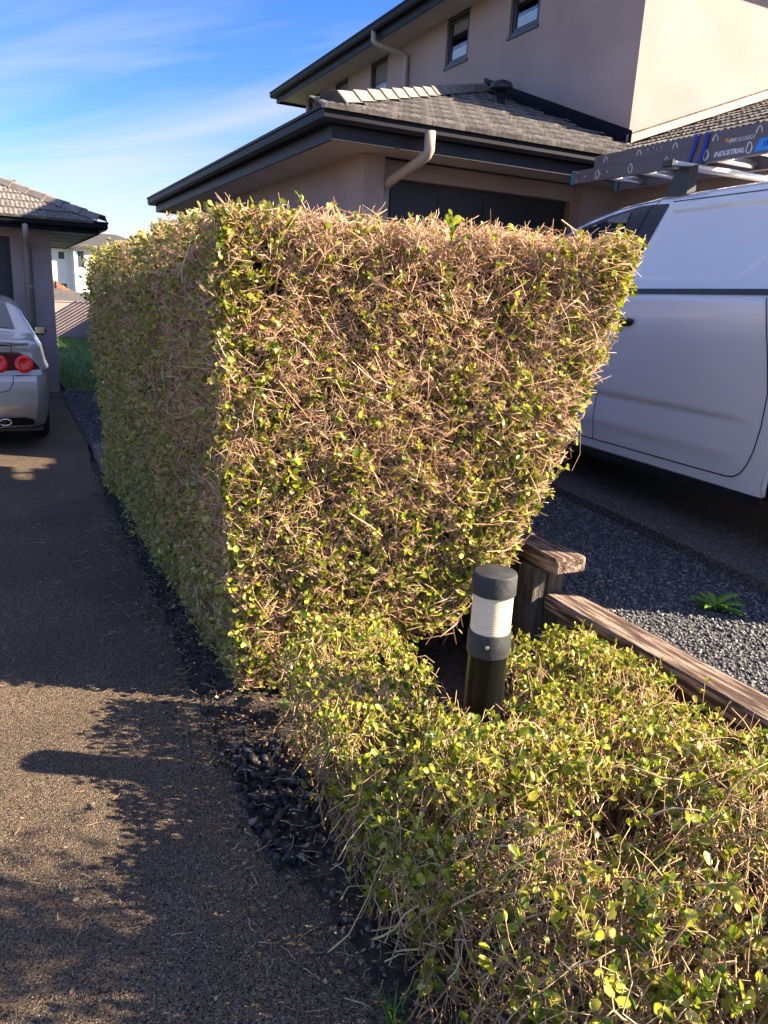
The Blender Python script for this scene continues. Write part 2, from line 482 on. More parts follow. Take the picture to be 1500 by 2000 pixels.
def smoothnoise(p, scale, seed=0, n=5):
    """cheap smooth 3-D noise from sums of sines, about -1..1"""
    r = np.random.default_rng(seed)
    out = np.zeros(len(p))
    for i in range(n):
        k = r.normal(size=3); k /= np.linalg.norm(k)
        out += np.sin((p @ k) * scale * (1 + 0.45 * i) + r.uniform(0, 6.28)) / (1 + 0.3 * i)
    return out / 2.2

# ================================================================== THE GROUND
structure(MB().box(-150, 150, -60, 300, -0.6, -0.06).obj('ground', 'earth'))
# the left drive, the bed beside it, the raised right side
def drive_edge(y):
    y = np.asarray(y, float)
    e = np.interp(y, [-6, 1.5, 1.72, 1.85, 2.4, 4, 7.2, 8.4, 12.9], [0.70, 0.70, 0.66, 0.605, 0.605, 0.655, 0.66, 0.75, 0.76])
    return e + 0.013 * np.sin(y * 9.1) * np.sin(y * 3.3 + 1) + 0.007 * np.sin(y * 27 + 2) + 0.004 * np.sin(y * 61)
ye = np.concatenate([[-6], np.arange(0, 8, 0.03), [8.4, 12.9]])
xe_ = drive_edge(ye)
structure(obj('driveway', [(-9, -6, 0)] + [(x_, y_, 0) for x_, y_ in zip(xe_, ye)] + [(-9, 12.9, 0)], [tuple(range(len(ye) + 2))], 'drive'))
# garden bed with a lumpy surface
nx, ny = 46, 150
gx = np.linspace(0.54, 2.10, nx); gy = np.linspace(-1.5, 7.4, ny)
GX, GY = np.meshgrid(gx, gy)
P = np.stack([GX.ravel(), GY.ravel(), np.zeros(GX.size)], 1)
edge = np.clip((P[:, 0] - 0.56) / 0.25, 0, 1)
P[:, 2] = -0.012 + edge * (0.02 + 0.012 * smoothnoise(P, 9, 3) + 0.008 * smoothnoise(P, 31, 4))
F = []
for j in range(ny - 1):
    for i in range(nx - 1):
        a = j * nx + i
        F.append((a, a + 1, a + 1 + nx, a + nx))
structure(obj('garden_bed', P, F, 'soil', smooth=True))
GZ = 0.355
structure(MB().box(2.13, 3.5, -3, 7.2, -0.3, GZ).obj('gravel_terrace', 'gravelbase'))
# right drive: exposed aggregate slab with a rough edge a little above the gravel
MBd = MB()
ed = [(2.75, -3.0), (2.98, 1.2), (3.14, 2.17), (3.30, 3.17), (3.42, 4.2), (3.42, 7.2)]
top = [(x, y, 0.412) for x, y in ed] + [(14, 7.2, 0.412), (14, -3, 0.412)]
bot = [(x, y, 0.2) for x, y, z in top]
MBd.add(top + bot, [tuple(range(len(top)))[::-1]] + [(i, (i + 1) % len(top), (i + 1) % len(top) + len(top), i + len(top)) for i in range(len(top))])
structure(MBd.obj('parking_pad', 'drive2'))
structure(MB().box(2.2, 3.5, 7.2, 16.5, -0.3, 0.36).obj('side_path', 'drive2'))
structure(obj('lawn', [(0.85, 12.6, 0.02), (2.2, 12.6, 0.02), (9, 16.6, 0.02), (9, 25.4, 0.02), (-3, 25.4, 0.02), (-3, 17.6, 0.02), (0.85, 17.6, 0.02)], [(0, 1, 2, 3, 4, 5, 6)], 'lawn'))
structure(obj('gravel_strip', [(0.74, 7.1, 0.012), (2.2, 7.1, 0.012), (2.2, 12.6, 0.012), (0.76, 12.6, 0.012)], [(0, 1, 2, 3)], 'gravelbase'))

# ------------------------------------------------------------------ pebbles and gravel
def stones(n, xs, ys, z, size, mname, name, flat=0.6, seed=1, keep=None, zfun=None, crushed=False):
    r = np.random.default_rng(seed)
    ph = (1 + 5 ** .5) / 2
    base = np.array([(-1, ph, 0), (1, ph, 0), (-1, -ph, 0), (1, -ph, 0), (0, -1, ph), (0, 1, ph), (0, -1, -ph), (0, 1, -ph), (ph, 0, -1), (ph, 0, 1), (-ph, 0, -1), (-ph, 0, 1)]) / 1.9
    tri = np.array([(0, 11, 5), (0, 5, 1), (0, 1, 7), (0, 7, 10), (0, 10, 11), (1, 5, 9), (5, 11, 4), (11, 10, 2), (10, 7, 6), (7, 1, 8), (3, 9, 4), (3, 4, 2), (3, 2, 6), (3, 6, 8), (3, 8, 9), (4, 9, 5), (2, 4, 11), (6, 2, 10), (8, 6, 7), (9, 8, 1)])
    if crushed:          # eight-sided chips
        base = np.array([(1, 0.1, 0), (-1, -0.1, 0.1), (0.15, 1, 0), (-0.1, -1, 0), (0.2, 0, 1), (0, 0.1, -1)]) * 0.95
        tri = np.array([(0, 2, 4), (2, 1, 4), (1, 3, 4), (3, 0, 4), (2, 0, 5), (1, 2, 5), (3, 1, 5), (0, 3, 5)])
    nb_ = len(base)
    pos = np.stack([r.uniform(*xs, n), r.uniform(*ys, n), np.full(n, z)], 1)
    if zfun is not None:
        pos[:, 2] = zfun(pos)
    if keep is not None:
        pos = pos[keep(pos)]
        n = len(pos)
    s = r.uniform(size[0], size[1], n)
    pos[:, 2] += s * r.uniform(0.0, 0.45, n)
    ax = r.normal(size=(n, 3, 3))
    q, _ = np.linalg.qr(ax)
    d = np.stack([r.uniform(0.75, 1.25, n), r.uniform(0.6, 1.0, n), r.uniform(flat * 0.7, flat * 1.2, n)], 1)
    V = base[None] * (1 + r.uniform(-0.22, 0.22, (n, nb_, 1)))
    V = V * d[:, None, :] * s[:, None, None]
    tilt = r.normal(scale=0.35, size=(n, 3)); 
    ang = r.uniform(0, 6.28, n)
    c, sn = np.cos(ang), np.sin(ang)
    R = np.zeros((n, 3, 3)); R[:, 0, 0] = c; R[:, 0, 1] = -sn; R[:, 1, 0] = sn; R[:, 1, 1] = c; R[:, 2, 2] = 1
    T = np.tile(np.eye(3), (n, 1, 1)); T[:, 0, 2] = tilt[:, 0]; T[:, 2, 0] = -tilt[:, 0]; T[:, 1, 2] = tilt[:, 1]; T[:, 2, 1] = -tilt[:, 1]
    V = np.einsum('nij,nkj->nki', np.einsum('nij,njk->nik', R, T), V) + pos[:, None, :]
    tris = (tri[None] + (np.arange(n) * nb_)[:, None, None]).reshape(-1, 3)
    o = np_obj(name, V.reshape(-1, 3), tris, mname, None, smooth=not crushed, kind='stuff')
    return o

def edge_x(y):
    return np.interp(y, [e[1] for e in ed], [e[0] for e in ed])
g = stones(36000, (2.2, 3.45), (1.0, 6.0), GZ, (0.005, 0.0125), 'stone', 'gravel', 0.55, 2, crushed=True, keep=lambda p: p[:, 0] < edge_x(p[:, 1]) - 0.005)
tag(g, 'blue-grey crushed gravel between the timber edging and the parking pad', 'gravel')
g = stones(7000, (0.78, 1.6), (7.2, 12.5), 0.012, (0.012, 0.022), 'stone', 'gravel', 0.55, 3, crushed=True)
tag(g, 'dark gravel strip beyond the far end of the hedge', 'gravel')
g = stones(1700, (0.58, 0.98), (0.7, 5.2), 0.006, (0.003, 0.012), 'pebble', 'pebbles', 0.65, 4, keep=lambda p: p[:, 0] > np.interp(p[:, 1], [1.5, 1.85, 2.5, 4.0], [0.69, 0.60, 0.60, 0.65]))
tag(g, 'black river pebbles in the bed at the foot of the hedge', 'pebbles')
g = stones(380, (0.60, 0.84), (1.74, 2.40), 0.010, (0.006, 0.019), 'pebble', 'pebbles', 0.7, 5)
tag(g, 'heap of larger black pebbles beside the drive edge', 'pebbles')
g = stones(2600, (0.36, 0.76), (0.8, 6.8), 0.002, (0.002, 0.008), 'pebble', 'pebbles', 0.55, 8,
           keep=lambda p: (np.random.default_rng(9).uniform(0, 1, len(p)) < np.clip(1.0 - (drive_edge(p[:, 1]) - p[:, 0]) / (0.10 + 0.14 * np.clip(smoothnoise(p, 5, 91), 0, 1)), 0, 1)))
tag(g, 'small dark stones and crumbs spilled from the bed onto the drive edge', 'pebbles')
g = stones(900, (-0.3, 0.62), (0.9, 7.0), 0.001, (0.002, 0.005), 'stone', 'grit', 0.6, 6, crushed=True)
tag(g, 'loose grit scattered on the dark drive', 'grit')

# ================================================================== FOLIAGE BUILDERS
def tubes(P0, D, L, R0, R1, bend, nseg=3, r=None):
    """n tapered, bent, three-sided twigs -> vertices, triangles and end points"""
    n = len(P0)
    D = D / np.linalg.norm(D, axis=1, keepdims=True)
    ref = np.where(np.abs(D[:, 2:3]) < 0.9, np.array([[0, 0, 1.0]]), np.array([[1.0, 0, 0]]))
    A = np.cross(D, ref); A /= np.linalg.norm(A, axis=1, keepdims=True)
    B = np.cross(D, A)
    t = np.linspace(0, 1, nseg + 1)
    pts = P0[:, None] + D[:, None] * (L[:, None, None] * t[None, :, None]) + bend[:, None] * (t ** 2)[None, :, None]
    pts[:, 1:-1] += rng.normal(scale=0.055, size=pts[:, 1:-1].shape) * L[:, None, None]
    rad = R0[:, None] + (R1 - R0)[:, None] * t[None]
    ang = np.array([0, 2.094, 4.189])
    off = A[:, None, None] * np.cos(ang)[None, None, :, None] + B[:, None, None] * np.sin(ang)[None, None, :, None]
    V = pts[:, :, None] + off * rad[:, :, None, None]
    V = V.reshape(n, -1, 3)
    tri = []
    for i in range(nseg):
        for k in range(3):
            q = i * 3 + k; w = i * 3 + (k + 1) % 3
            tri += [(q, w, w + 3), (q, w + 3, q + 3)]
    e = nseg * 3
    tri.append((e, e + 1, e + 2))
    tri = np.array(tri)
    T = (tri[None] + (np.arange(n) * V.shape[1])[:, None, None]).reshape(-1, 3)
    tip = pts[:, -1]
    tdir = pts[:, -1] - pts[:, -2]
    tdir /= np.linalg.norm(tdir, axis=1, keepdims=True)
    return V.reshape(-1, 3), T, tip, tdir, pts

# an oval leaf of unit length along +x, folded a little on its midrib
LEAFV = np.array([(0, 0, 0), (0.52, 0, -0.05), (1, 0, 0.02), (0.22, 0.24, 0.05), (0.68, 0.31, 0.09), (0.22, -0.24, 0.05), (0.68, -0.31, 0.09), (0.90, 0.17, 0.06), (0.90, -0.17, 0.06)])
LEAFT = np.array([(0, 1, 3), (3, 1, 4), (4, 1, 7), (7, 1, 2), (0, 5, 1), (5, 6, 1), (6, 8, 1), (8, 2, 1)])

def leaf_frames(axis, up):
    axis = axis / np.linalg.norm(axis, axis=1, keepdims=True)
    y = np.cross(up, axis)
    y /= np.linalg.norm(y, axis=1, keepdims=True) + 1e-9
    z = np.cross(axis, y)
    return np.stack([axis, y, z], 2)          # columns

def leaves_mesh(pos, Rm, size, width):
    V = LEAFV[None] * np.stack([size, size * width, size], 1)[:, None, :]
    V = np.einsum('nij,nkj->nki', Rm, V) + pos[:, None]
    T = (LEAFT[None] + (np.arange(len(pos)) * len(LEAFV))[:, None, None]).reshape(-1, 3)
    return V.reshape(-1, 3), T

def whorls(tip, tdir, nleaf, smin, smax, spread=0.9):
    """leaves set round shoot tips"""
    idx = np.repeat(np.arange(len(tip)), nleaf)
    n = len(idx)
    d = tdir[idx] + rng.normal(scale=spread, size=(n, 3))
    d /= np.linalg.norm(d, axis=1, keepdims=True)
    up = tdir[idx] * 0.9 + np.array([0, 0, 0.7]) + rng.normal(scale=0.45, size=(n, 3))
    Rm = leaf_frames(d, up)
    back = rng.uniform(0, 0.035, n)
    pos = tip[idx] - tdir[idx] * back[:, None]
    return pos, Rm, rng.uniform(smin, smax, n) * rng.uniform(0.75, 1.1, n), rng.uniform(0.95, 1.35, n)

def cat_meshes(parts):
    V, T, o = [], [], 0
    for v, t in parts:
        V.append(v); T.append(t + o); o += len(v)
    return np.concatenate(V), np.concatenate(T)

# ================================================================== TALL HEDGE
ZT = 1.86
def x_left(z):  return np.interp(z, [0, 0.5, 1.0, 1.6, ZT], [0.765, 0.725, 0.69, 0.665, 0.70])
def x_right(z): return np.interp(z, [0.0, 0.2, 0.55, 1.0, 1.6, ZT], [1.34, 1.55, 1.85, 2.04, 2.23, 2.29])
def y_front(x): return 2.72 - 0.235 * (x - 0.68)

def zsc(P):
    """the clipped top falls a little towards the far end"""
    P = np.array(P, float)
    P[:, 2] *= np.interp(P[:, 1], [2.3, 3.2, 6.7], [1.012, 1.022, 0.975])
    return P
hedge = thing('tall_hedge', 'tall clipped box-shaped hedge with bare tan twigs and green leaves beside the drive', 'hedge', (1.3, 4.4, 0))

def lump(P):
    return 0.022 * smoothnoise(P, 6.5, 21) + 0.012 * smoothnoise(P, 17, 22)

def sample_front(n):
    z = rng.uniform(0.03, ZT, n)
    u = rng.uniform(0, 1, n)
    x = x_left(z) + u * (x_right(z) - x_left(z))
    p = np.stack([x, y_front(x), z], 1)
    ok = (z > 0.05 + 0.25 * np.clip((x - 1.0) / 0.6, 0, 1)) & (rng.uniform(0, 1, n) < np.interp(z, [0, 0.9, 1.35], [0.55, 0.72, 1.0]))
    p = p[ok]
    nrm = np.tile(np.array([-0.25, -0.965, 0.0]), (len(p), 1))
    p += nrm * lump(p)[:, None]
    return p, nrm
def sample_left(n):
    z = rng.uniform(0.02, ZT, n)
    y = 2.72 + (6.45 - 2.72) * rng.uniform(0, 1, n) ** 1.15
    p = np.stack([x_left(z) - 0.012 * (y - 2.7), y, z], 1)
    nrm = np.tile(np.array([-1.0, 0, 0.04]), (n, 1))
    p += nrm * lump(p)[:, None]
    return p, nrm
def sample_top(n, deep=3.9):
    y = 2.2 + deep * rng.uniform(0, 1, n) ** 1.5
    x = rng.uniform(0.69, 2.08, n)
    ok = y > y_front(x)
    x, y = x[ok], y[ok]
    p = np.stack([x, y, np.full(len(x), ZT)], 1)
    nrm = np.tile(np.array([0, -0.1, 1.0]), (len(p), 1))
    p += nrm * (1.6 * lump(p))[:, None]
    return p, nrm
def sample_right(n):
    z = rng.uniform(0.25, ZT, n)
    x = x_right(z)
    y = y_front(x) + 2.4 * rng.uniform(0, 1, n) ** 1.6
    p = np.stack([x, y, z], 1)
    nrm = np.tile(np.array([0.97, 0, -0.22]), (n, 1))
    p += nrm * lump(p)[:, None]
    return p, nrm
def sample_end(n):
    z = rng.uniform(0.05, ZT, n)
    u = rng.uniform(0, 1, n)
    p = np.stack([0.70 + u * 1.15, 6.45 - 0.62 * u, z], 1)
    return p, np.tile(np.array([0.45, 0.9, 0.0]), (n, 1))

def forks(pts, n, lens, rr, spread=0.7, nseg=1):
    """side shoots that leave the twigs they grow on"""
    m, k = pts.shape[:2]
    i = rng.integers(0, m, n); j = rng.integers(0, k - 1, n); f = rng.uniform(0, 1, n)[:, None]
    P0 = pts[i, j] * (1 - f) + pts[i, j + 1] * f
    d = pts[i, j + 1] - pts[i, j]
    d /= np.linalg.norm(d, axis=1, keepdims=True) + 1e-9
    d = d * 0.9 + rng.normal(scale=spread, size=(n, 3))
    L = rng.uniform(lens[0], lens[1], n)
    R0 = rng.uniform(rr[0], rr[1], n)
    return tubes(P0, d, L, R0, R0 * rng.uniform(0.6, 0.9, n), rng.normal(scale=0.15, size=(n, 3)) * L[:, None], nseg)

def shell_twigs(p, nrm, depth, length, r0, r1, spread, outdist=0.012, bend=0.25, nseg=3):
    """twigs that start inside the hedge and end near its clipped surface"""
    n = len(p)
    d = nrm + rng.normal(scale=spread, size=(n, 3))
    d[:, 2] += 0.10
    un_ = nrm / np.linalg.norm(nrm, axis=1, keepdims=True)
    dot = (d * un_).sum(1)
    d += un_ * np.clip(0.30 - dot, 0, None)[:, None]          # always from the inside outwards
    d /= np.linalg.norm(d, axis=1, keepdims=True)
    L = rng.uniform(length[0], length[1], n)
    end = p - nrm * np.abs(rng.exponential(depth, n))[:, None] + nrm * rng.normal(scale=outdist, size=n)[:, None]
    P0 = end - d * L[:, None]
    m_ = rng.uniform(0.0, 0.05, n)
    P0[:, 2] = np.clip(P0[:, 2], 0.04, ZT - 0.02 - m_)
    P0[:, 0] = np.clip(P0[:, 0], x_left(P0[:, 2]) + 0.01 + m_, x_right(P0[:, 2]) - 0.01 - m_)
    P0[:, 1] = np.maximum(P0[:, 1], y_front(P0[:, 0]) + 0.01 + m_)
    d = end - P0
    L = np.linalg.norm(d, axis=1) + 1e-6
    d = d / L[:, None]
    bd = rng.normal(scale=bend, size=(n, 3)) * np.minimum(L, 0.14)[:, None]
    R0 = rng.uniform(r0[0], r0[1], n)
    return tubes(P0 - bd, d, L, R0, R0 * rng.uniform(r1[0], r1[1], n), bd, nseg)

parts = []
tips = {}
def put(key, res):
    parts.append((res[0], res[1]))
    tips.setdefault(key, []).append((res[2], res[3]))

# front: a dense mat of clipped ends, each twig carrying side shoots
def put2(key, res, nf, lens, rr):
    put(key, res)
    put(key, forks(res[4], nf, lens, rr))
p, nn = sample_front(15000); put2('front', shell_twigs(p, nn, 0.036, (0.04, 0.10), (0.0008, 0.0014), (0.55, 0.9), 0.7, 0.008, nseg=2), 56000, (0.010, 0.034), (0.0005, 0.0009))
p, nn = sample_front(7500);  put2('frontdeep', shell_twigs(p, nn, 0.09, (0.06, 0.15), (0.0013, 0.0023), (0.5, 0.8), 0.95, nseg=2), 14000, (0.03, 0.08), (0.0009, 0.0016))
p, nn = sample_front(300);   put('frontdeep', shell_twigs(p, nn, 0.12, (0.12, 0.24), (0.0026, 0.0042), (0.5, 0.8), 1.1))
# left side
p, nn = sample_left(12000); put2('left', shell_twigs(p, nn, 0.03, (0.05, 0.14), (0.0012, 0.0021), (0.55, 0.9), 0.8, nseg=2), 20000, (0.02, 0.06), (0.0009, 0.0015))
p, nn = sample_left(4500);  put('leftdeep', shell_twigs(p, nn, 0.10, (0.10, 0.24), (0.0015, 0.0030), (0.5, 0.8), 1.0, nseg=2))
# top: many short upright stubs
p, nn = sample_top(7000);  put2('top', shell_twigs(p, nn, 0.03, (0.05, 0.12), (0.0010, 0.0018), (0.6, 0.95), 0.55, 0.006, nseg=2), 13500, (0.010, 0.030), (0.0007, 0.0012))
p, nn = sample_top(1800);  put('top', shell_twigs(p, nn, 0.10, (0.08, 0.16), (0.0015, 0.0026), (0.6, 0.9), 0.6))
p, nn = sample_right(3800); put2('right', shell_twigs(p, nn, 0.05, (0.06, 0.18), (0.0010, 0.0020), (0.5, 0.9), 0.8, 0.03, nseg=2), 7000, (0.012, 0.034), (0.0005, 0.0009))
p, nn = sample_end(2000);  put('end', shell_twigs(p, nn, 0.04, (0.06, 0.18), (0.0012, 0.0024), (0.5, 0.9), 0.8))
V, T = cat_meshes(parts)
tw = np_obj('twigs', zsc(V), T, 'twig', hedge, kind='stuff')

# thick branches that show between the twigs
def branch(name, parent, pts, r0, r1, m='branch'):
    b = MB()
    k = 9
    P = [Vector(q) for q in pts]
    out_ = []
    for i in range(k + 1):
        t = i / k * (len(P) - 1); a = min(int(t), len(P) - 2); f = t - a
        q = P[a].lerp(P[a + 1], f)
        if 0 < i < k:
            q = q + Vector([random.uniform(-0.012, 0.012) for _ in range(3)])
        out_.append(q)
    b.tube(out_, [r0 + (r1 - r0) * i / k for i in range(k + 1)], 6)
    return b.obj(name, m, parent, smooth=True)
for i in range(30):
    x0 = random.uniform(1.05, 1.7); yf = y_front(x0)
    z0 = random.uniform(0.0, 1.1)
    a = (x0, yf + random.uniform(0.10, 0.3), z0)
    bq = (x0 + random.uniform(-0.25, 0.25), yf + random.uniform(0.06, 0.16), z0 + random.uniform(0.15, 0.45))
    c = (min(max(bq[0] + random.uniform(-0.25, 0.25), 0.85), 1.75), y_front(bq[0]) + random.uniform(0.03, 0.10), min(bq[2] + random.uniform(0.1, 0.4), 1.78))
    branch('branch', hedge, (a, bq, c), random.uniform(0.005, 0.009), 0.0025)
for i in range(9):          # main stems rising from the soil
    x0 = random.uniform(0.95, 1.35); y0 = random.uniform(2.75, 3.2)
    branch('stem', hedge, ((x0, y0, -0.02), (x0 + random.uniform(-0.1, 0.15), y0 - 0.05, 0.3), (x0 + random.uniform(-0.25, 0.3), y0 - 0.1, 0.8)), 0.018, 0.008)

# the dense brush inside, which closes the view through
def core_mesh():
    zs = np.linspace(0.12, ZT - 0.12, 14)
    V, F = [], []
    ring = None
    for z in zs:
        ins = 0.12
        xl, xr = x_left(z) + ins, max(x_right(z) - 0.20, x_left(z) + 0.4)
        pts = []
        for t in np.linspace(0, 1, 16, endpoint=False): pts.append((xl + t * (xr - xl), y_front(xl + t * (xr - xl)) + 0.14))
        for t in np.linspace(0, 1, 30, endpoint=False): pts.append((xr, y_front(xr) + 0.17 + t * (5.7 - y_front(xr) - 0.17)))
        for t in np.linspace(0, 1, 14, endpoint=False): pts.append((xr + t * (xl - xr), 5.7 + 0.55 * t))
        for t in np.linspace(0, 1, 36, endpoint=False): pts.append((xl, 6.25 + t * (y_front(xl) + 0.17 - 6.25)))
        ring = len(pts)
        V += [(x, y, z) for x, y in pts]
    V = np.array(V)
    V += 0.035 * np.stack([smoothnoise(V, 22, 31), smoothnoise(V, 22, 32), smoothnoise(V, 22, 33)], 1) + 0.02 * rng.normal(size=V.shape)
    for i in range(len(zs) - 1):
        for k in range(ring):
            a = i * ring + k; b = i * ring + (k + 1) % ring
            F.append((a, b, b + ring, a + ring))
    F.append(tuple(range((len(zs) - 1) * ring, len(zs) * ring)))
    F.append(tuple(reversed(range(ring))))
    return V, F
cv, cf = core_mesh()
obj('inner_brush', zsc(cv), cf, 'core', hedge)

# leaves of the tall hedge
def pick(key, n, weight):
    tp = np.concatenate([a for a, _ in tips[key]]); td = np.concatenate([b for _, b in tips[key]])
    w = weight(tp); w = np.clip(w, 0, None); w = w / w.sum()
    i = rng.choice(len(tp), size=min(n, int((w > 0).sum())), replace=False, p=w)
    return tp[i], td[i]
def w_front(p):
    u = (p[:, 0] - x_left(p[:, 2])) / (x_right(p[:, 2]) - x_left(p[:, 2]))
    clump = np.clip(0.8 + 0.35 * smoothnoise(p, 9, 41) + 0.5 * smoothnoise(p, 26, 44), 0.06, None)
    low = np.interp(p[:, 2], [0, 0.45, 0.8, 1.25, 1.7, 1.83], [1.7, 1.5, 0.85, 0.50, 0.36, 0.25])
    side = 1.6 * np.exp(-(u / 0.11) ** 2) * (p[:, 2] > 0.7) + 1.5 * np.exp(-((1 - u) / 0.16) ** 2)
    return clump * (low + side)
def w_left(p):
    clump = np.clip(0.6 + 0.6 * smoothnoise(p, 7, 42), 0.05, None)
    near = np.interp(p[:, 1], [2.7, 3.0, 3.6, 4.4, 6.5], [0.35, 0.35, 0.75, 1.5, 1.6])
    low = np.interp(p[:, 2], [0, 0.4, 0.7, 1.3, 1.7, 1.83], [2.2, 1.8, 0.9, 0.7, 0.9, 1.2])
    return clump * near * low
one = lambda p: np.clip(0.5 + smoothnoise(p, 8, 43), 0.03, None)
LF = []
a, b = pick('front', 7600, w_front);  LF.append(whorls(a, b, rng.integers(1, 6, len(a)), 0.015, 0.031))
a, b = pick('frontdeep', 1200, w_front); LF.append(whorls(a, b, rng.integers(1, 5, len(a)), 0.020, 0.036))
a, b = pick('right', 2200, one); LF.append(whorls(a, b, rng.integers(2, 5, len(a)), 0.016, 0.030))
front_leaves = [np.concatenate(x) for x in zip(*LF)]
front_leaves[0] = zsc(front_leaves[0])
LS = []
a, b = pick('left', 13500, w_left); LS.append(whorls(a, b, rng.integers(1, 5, len(a)), 0.018, 0.032))
a, b = pick('top', 2000, lambda p: one(p) * np.where((p[:, 1] < 3.2) & (p[:, 0] > 1.0), 0.22, np.where(p[:, 0] < 1.0, 3.0, 1.0))); LS.append(whorls(a, b, rng.integers(1, 4, len(a)), 0.018, 0.032))
a, b = pick('end', 900, one); LS.append(whorls(a, b, rng.integers(1, 4, len(a)), 0.018, 0.032))
left_leaves = [np.concatenate(x) for x in zip(*LS)]
left_leaves[0] = zsc(left_leaves[0])

def leaf_parts(parent, L, nsingle, score, mname, single_name='leaf', rest='leaves'):
    pos, Rm, size, width = L
    order = np.argsort(-score(pos, size))
    single, other = order[:nsingle], order[nsingle:]
    v, t = leaves_mesh(pos[other], Rm[other], size[other], width[other])
    np_obj(rest, v, t, mname, parent, kind='stuff')
    base = np_mesh(single_name, LEAFV, LEAFT, mname)
    for i in single:
        o = bpy.data.objects.new(single_name, base)
        mm = Matrix(Rm[i].tolist()).to_4x4()
        mm.translation = Vector(pos[i])
        mm = mm @ Matrix.Diagonal((size[i], size[i] * width[i], size[i], 1))
        o.matrix_basis = mm
        link(o, parent)
leaf_parts(hedge, front_leaves, 300, lambda p, s: s * 10 - np.abs(p[:, 1] - y_front(p[:, 0])) * 2.0 - (p[:, 1] > y_front(p[:, 0]) + 0.05) * 5, 'leaf')
leaf_parts(hedge, left_leaves, 0, lambda p, s: s, 'leaf_shade_lift')
# the soft green shoot that stands above the clipped top
shoot = MB()
sp = Vector((1.47, 2.48, 1.80))
shoot.tube([sp, sp + Vector((0.01, 0, 0.05)), sp + Vector((-0.005, 0, 0.09))], [0.003, 0.0025, 0.002], 6)
sh = shoot.obj('shoot', 'weed', hedge, smooth=True)
tp = np.array([[1.465, 2.48, 1.90], [1.475, 2.48, 1.875], [1.48, 2.48, 1.855]])
ps, Rm, sz, wd = whorls(tp, np.tile(np.array([0, -0.3, 1.0]), (3, 1)), np.array([3, 3, 3]), 0.028, 0.042, 0.7)
v, t = leaves_mesh(ps, Rm, sz, wd)
np_obj('shoot_leaves', v, t, 'leaf', sh)

# ================================================================== LOW HEDGE in the foreground
low = thing('low_hedge', 'low untidy clipped hedge with yellow-green leaves round the bollard light', 'hedge', (1.35, 1.4, 0))
BX, BY = 1.31, 1.80
def low_top(x, y):
    q = np.stack([x, y, np.zeros_like(x)], 1)
    h = 0.40 + 0.10 * np.clip((1.5 - y) / 0.5, 0, 1) + 0.07 * np.clip((y - 1.9) / 0.2, 0, 1) * np.clip((1.3 - x) / 0.1, 0, 1) + 0.035 * smoothnoise(q, 7, 51) + 0.022 * smoothnoise(q, 19, 52)
    h = h - 0.10 * np.clip((0.95 - x) / 0.22, 0, 1) ** 1.5            # rounded left shoulder
    h = h + 0.05 * np.exp(-(((x - 1.75) / 0.2) ** 2 + ((y - 1.85) / 0.2) ** 2))
    h = h - 0.13 * np.exp(-(((x - 1.22) / 0.13) ** 2 + ((y - 1.05) / 0.12) ** 2))   # thin patch with bare wood
    h = h - 0.10 * np.clip((y - 2.25) / 0.3, 0, 1)
    return h
def in_low(x, y):
    hole = (((x - 1.33) / 0.13) ** 2 + ((y - 1.83) / 0.15) ** 2 > 1)
    back = (x < 1.18) | (y < 2.08) | (x > 1.62) 
    wall = x < 1.97
    xl = np.interp(y, [0.3, 1.2, 1.6, 1.9, 2.2, 2.5], [0.75, 0.75, 0.75, 0.775, 0.82, 0.88])
    yb = np.interp(x, [0.7, 1.2, 1.5, 1.7, 2.0], [2.62, 2.40, 2.1, 2.12, 2.05])
    hole2 = ~((x > 1.22) & (x < 1.52) & (y > 1.88) & (y < 2.4))       # dark gap behind the light
    return hole & wall & (x > xl) & (y < yb) & hole2
lp, lt = [], []
def low_points(n, ylo=0.15, yhi=2.65):
    x = rng.uniform(0.70, 1.99, n); y = rng.uniform(ylo, yhi, n)
    k = in_low(x, y)
    gap = smoothnoise(np.stack([x, y, 0 * x], 1), 11, 55)
    k &= ~((gap < -0.42) & (y < 1.75) & (rng.uniform(0, 1, n) < 0.85))
    return x[k], y[k]
def low_layer(n, depth, length, r, spread, nseg=3, yhi=2.65, fk=1.0):
    x, y = low_points(n, 0.15, yhi)
    if depth < 0:                                   # loose sprigs standing above the clipped top
        z = low_top(x, y) + rng.uniform(0.0, 1.0, len(x)) ** 2 * 0.15 * np.clip((1.9 - y) / 0.5, 0.25, 1)
    else:
        z = low_top(x, y) - np.abs(rng.exponential(depth, len(x)))
    z = np.maximum(z, 0.03)
    end = np.stack([x, y, z], 1)
    d = np.stack([rng.normal(scale=spread, size=len(x)), rng.normal(scale=spread, size=len(x)) - 0.05, np.ones(len(x))], 1)
    d[:, 0] -= 0.5 * np.clip((0.95 - x) / 0.2, 0, 1)
    d /= np.linalg.norm(d, axis=1, keepdims=True)
    L = rng.uniform(length[0], length[1], len(x))
    bd = rng.normal(scale=0.22, size=(len(x), 3)) * L[:, None]
    R0 = rng.uniform(r[0], r[1], len(x))
    P0 = end - d * L[:, None] - bd
    res = tubes(P0, d, L, R0, R0 * rng.uniform(0.55, 0.9, len(x)), bd, nseg)
    lp.append((res[0], res[1])); lt.append((res[2], res[3]))
    res = forks(res[4], int(len(x) * fk), (0.012, 0.045), (0.0006 if fk < 2 else 0.0012, 0.0011 if fk < 2 else 0.0022), 0.6)
    lp.append((res[0], res[1])); lt.append((res[2], res[3]))
low_layer(6000, 0.03, (0.03, 0.09), (0.0008, 0.0015), 0.75, 2)
low_layer(3000, 0.10, (0.06, 0.18), (0.0012, 0.0022), 0.7)
low_layer(1500, 0.12, (0.12, 0.26), (0.0018, 0.0036), 0.55, 4)
